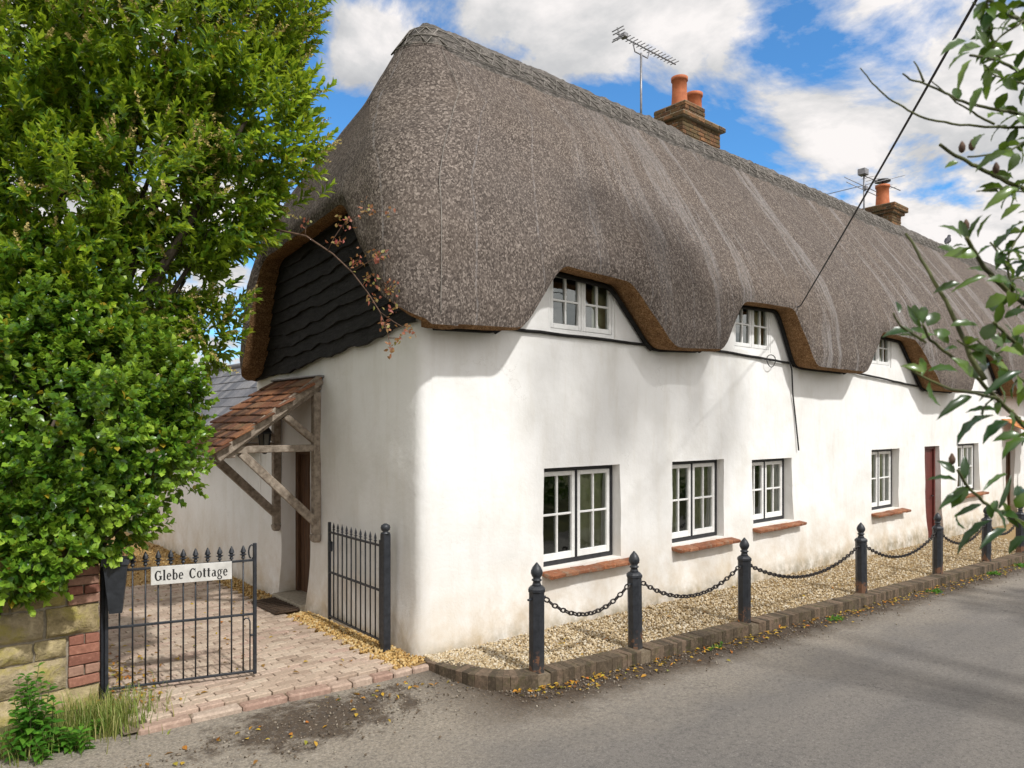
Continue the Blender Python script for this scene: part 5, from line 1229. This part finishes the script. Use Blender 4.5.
def weed(cx, cy, n, h, label, spread=.12):
    r = thing('nettle_plant', label, 'weed', (cx, cy, -.12), 'weeds at the foot of the stone wall'); mb = MB(); P = []; D = []; L = []
    for k in range(n):
        a = random.uniform(0, 2 * PI); b = Vector((cx + random.gauss(0, spread * .5), cy + random.gauss(0, spread * .5), -.12)); hh = h * random.uniform(.55, 1); tp = b + Vector((math.cos(a) * spread, math.sin(a) * spread, hh))
        mb.tube([b, b.lerp(tp, .5) + Vector((0, 0, .02)), tp], [.005, .004, .002], 5)
        for j in range(3, 13):
            t = j / 12
            for sgn in (0, PI):
                aa = j * 1.57 + sgn + a; P.append(b.lerp(tp, t)); D.append((math.cos(aa), math.sin(aa), .25 - .5 * (1 - t))); L.append(.12 * (1.15 - .55 * t) * random.uniform(.7, 1.1))
    mb.build('stems', M['greenstem'], r); P = np.array([tuple(p) for p in P]); D = np.array(D); L = np.array(L)
    V, Fc = leaves(P, D, np.tile([0, 0, 1.], (len(P), 1)) + rdir(len(P)) * .3, L, L * .55); npmesh('foliage', V, Fc, M['weed'], r)
weed(-3.36, .26, 14, .66, 'tallest leafy nettle clump at the left edge by the stone wall'); weed(-3.22, .12, 7, .34, 'low bright green weed in the left bottom corner', .16); weed(-2.95, .36, 5, .16, 'small rounded weed in the dry grass by the wall', .1)
pts = [(random.gauss(a, .09), random.gauss(b, .05)) for (a, b, n_) in [(5.4, -1.72, 14), (8.4, -1.9, 18), (10.9, -2.0, 26), (12.3, -2.05, 26), (-1.9, -.08, 8), (-1.15, -.2, 8), (3.1, -1.5, 6)] for _ in range(n_)]
P_ = np.array([(x, y, -.11 + gs(x)) for x, y in pts for _ in range(5)]); n = len(P_); D_ = rdir(n); D_[:, 2] = abs(D_[:, 2]) + .3
V_, F_ = leaves(P_, D_, rdir(n) * .4 + np.array([0, 0, 1]), rng.uniform(.03, .07, n), rng.uniform(.012, .02, n)); kind(npmesh('verge_weeds', V_, F_, M['weed']), 'stuff', 'small green weeds growing along the kerb edge')
# fallen leaves
pts = [];
for _ in range(2600):
    if random.random() < .6: x = .2 + 13 * random.random() ** 1.4; y = strip_y(x) - abs(random.gauss(0, .22)); z = -.112 + gs(x)
    else: x = random.uniform(-2.9, .6); y = random.gauss(-.55, .35); z = -.095 if y < -.6 else -.075
    if y > (front_edge(x) - .03 if x < 0 else strip_y(x)): continue
    pts.append((x, y, z))
stones('road_grit', np.array(pts), rng.uniform(.004, .012, len(pts)), M['grit'], 'loose grit and crumbs of soil along the road edge')
pts = []
for _ in range(620):
    x = .3 + 13 * random.random() ** 1.3; y = strip_y(x) - abs(random.gauss(.02, .13)); pts.append((x, y, -.105 + gs(x)))
for _ in range(110): pts.append((random.uniform(-3.0, .3), random.gauss(-.42, .28), -.075))
for _ in range(260): pts.append((random.gauss(-2.55, .16), random.uniform(.5, 2.6), .018))
for _ in range(120): pts.append((random.uniform(-2.6, -.1), random.uniform(.2, 5), .012))
for _ in range(60): x = random.uniform(.4, 8); pts.append((x, random.uniform(strip_y(x) + .2, -.05), .03 + gs(x)))
P_ = np.array(pts); n = len(P_); D_ = rdir(n); D_[:, 2] *= .2; U_ = np.tile([0, 0, 1.], (n, 1)) + rdir(n) * .35
V_, F_ = leaves(P_, D_, U_, rng.uniform(.03, .075, n), rng.uniform(.018, .04, n)); kind(npmesh('fallen_leaves', V_, F_, M['fallen']), 'stuff', 'scattered yellow and brown fallen leaves')

# trees beyond the wing, and an unseen hedge added for the panes to reflect
def bgtree(name, loc, lobes, n, label, L0=.2, mat='hedge'):
    r = thing(name, label, 'tree', loc); (P, D, U, L, W), _ = crown([(*q[:3], q[3]) for q in lobes], n, 7, L0, L0 * .45, .3, 0, .5, .4, .3, 1.0)
    V, Fc = leaves(P, D, U, L, W); npmesh('crown', V, Fc, M[mat], r); limbs(loc, [(q[:3], .14) for q in lobes], .2, 'trunk', r, M['bark']); return r
bgtree('garden_tree', (-.4, 17, -.2), [(-.6, 17, 4.0, 1.8), (.5, 17.5, 5.2, 1.7), (-1.6, 16.5, 3.0, 1.5), (1.4, 18, 4.0, 1.6)], 1500, 'hazy green garden tree glimpsed between laurel and thatch', .17, 'laurel')
hd = []
for x in np.arange(-14, 26, 1.5): hd.append((x, -9.6 + .3 * math.sin(x), 1.0, 1.3)); hd.append((x + .7, -9.9 + .3 * math.cos(x), 2.3, 1.25))
(P_, D_, U_, L_, W_), _ = crown(hd, 5200, 6, .20, .10, .2, 0, 1.0, .2, .25, 1.1)
V_, F_ = leaves(P_, D_, U_, L_, W_); o = npmesh('hedge', V_, F_, M['hedge']); tag(o, 'unseen long dark hedge added across the road for the windows to reflect', 'hedge')

bgtree('roadside_tree', (4.0, -11.5, -.2), [(2.3, -10.5, 14.5, .8), (3.9, -10.5, 14.9, 1.0), (5.2, -10.7, 14.6, .7), (3.2, -10.9, 16.2, 1.1), (8.8, -9.8, 6.0, 1.4)], 620, 'tall open crowned tree across the road casting dappled shade', .24)
# ------------------------------------------------------------------ LIGHT, SKY, CAMERA
sdir = Vector((.0, .52, -.58)).normalized()
sun = bpy.data.lights.new('sun', 'SUN'); sun.energy = 2.4; sun.angle = math.radians(2.2); sun.color = (1, .98, .95)
so = bpy.data.objects.new('sun', sun); COL.objects.link(so); so.rotation_euler = sdir.to_track_quat('-Z', 'Y').to_euler(); so.location = (0, -20, 30)
world = bpy.data.worlds.new('World'); scn.world = world; world.use_nodes = True
nt = world.node_tree; g = N(nt); bg = nt.nodes['Background']
sky = g.n('ShaderNodeTexSky', sky_type='NISHITA'); sky.sun_disc = False; sky.sun_elevation = math.asin(-sdir.z); sky.sun_rotation = math.atan2(-sdir.x, -sdir.y); sky.air_density = 1.0; sky.dust_density = .4; sky.ozone_density = 2.5
tc = g.n('ShaderNodeTexCoord'); dv = tc.outputs['Generated']; s = g.sep(dv)
den = g.math('ADD', g.math('MAXIMUM', s[2], 0.0), .22)
cmb = g.n('ShaderNodeCombineXYZ'); g.l(g.math('DIVIDE', s[0], den), cmb.inputs[0]); g.l(g.math('DIVIDE', s[1], den), cmb.inputs[1])
mp = g.n('ShaderNodeMapping'); g.l(cmb.outputs[0], mp.inputs[0]); mp.inputs['Location'].default_value = (2.3, .8, 0)
def toward(px, py): v = (FWD + RIGHT * ((px - 512) / F) + Vector((0, 0, (HY - py) / F))).normalized(); return tuple(v)
c1 = g.noise(mp.outputs[0], 1.9, 10, .60, .3)
def spot(px, py, tight, amp):
    d = g.n('ShaderNodeVectorMath', operation='DOT_PRODUCT'); g.l(dv, d.inputs[0]); d.inputs[1].default_value = toward(px, py)
    x = g.math('MULTIPLY', g.math('SUBTRACT', 1.0, d.outputs['Value']), -tight); return g.math('MULTIPLY', g.math('POWER', 2.718, x), amp)
fld = g.math('ADD', g.math('MULTIPLY', c1, 1.8), -.33)
vd = g.n('ShaderNodeVectorMath', operation='DOT_PRODUCT'); g.l(dv, vd.inputs[0]); vd.inputs[1].default_value = toward(512, 250)
fld = g.math('ADD', fld, g.ramp(vd.outputs['Value'], [(.45, .30), (.74, 0.0)]))
for q in [(340, 120, 90, -.40), (320, 5, 300, -.22), (420, 5, 900, -.14), (905, 48, 110, -.50), (780, 50, 300, -.14), (745, 100, 500, -.22), (640, 95, 500, -.18), (690, 40, 500, -.12), (600, 20, 90, .10), (358, 46, 330, .80), (950, 200, 60, .24), (770, 85, 1500, .12), (700, 5, 200, .10), (975, 110, 700, .22), (820, 130, 300, .22), (900, 2, 500, .22)]:
    fld = g.math('ADD', fld, spot(*q))
mask = g.ramp(fld, [(.42, 0.0), (.48, .35), (.575, 1.0)])
shade = g.noise(mp.outputs[0], 2.4, 8, .6, .3)
ccol = g.ramp(g.math('ADD', g.math('MULTIPLY', shade, .8), g.math('MULTIPLY', fld, .35)), [(.46, (3.9, 4.0, 4.25)), (.60, (5.75, 5.75, 5.8)), (.71, (8.4, 8.05, 7.9))])
skyc = g.mix(1.0, sky.outputs[0], (.72, 1.35, 1.75), 'MULTIPLY')
sunny = g.math('ADD', 1.0, g.math('MULTIPLY', g.math('MAXIMUM', g.math('MULTIPLY', s[1], -1.0), 0.0), .75))
cs = g.n('ShaderNodeVectorMath', operation='SCALE'); g.l(ccol, cs.inputs[0]); g.l(sunny, cs.inputs['Scale'])
ccol = cs.outputs[0]
g.l(g.mix(mask, skyc, ccol), bg.inputs['Color']); bg.inputs['Strength'].default_value = .085

cam = bpy.data.cameras.new('camera'); co = bpy.data.objects.new('camera', cam); COL.objects.link(co); scn.camera = co
cam.sensor_width = 36; cam.lens = F / 1024 * 36; cam.shift_y = (HY - 384) / 1024; cam.clip_start = .05; cam.clip_end = 2000
cam.dof.use_dof = True; cam.dof.focus_distance = 8.5; cam.dof.aperture_fstop = 4.5
co.location = CAM; co.rotation_euler = (PI / 2, 0, math.atan2(-FWD.x, FWD.y))
scn.view_settings.view_transform = 'Standard'; scn.view_settings.look = 'None'; scn.view_settings.gamma = 1; scn.view_settings.exposure = .46
scn.cycles.max_bounces = 6; scn.cycles.transparent_max_bounces = 12; scn.cycles.use_denoising = True
for o in list(bpy.data.objects):
    if '_o' in o: del o['_o']
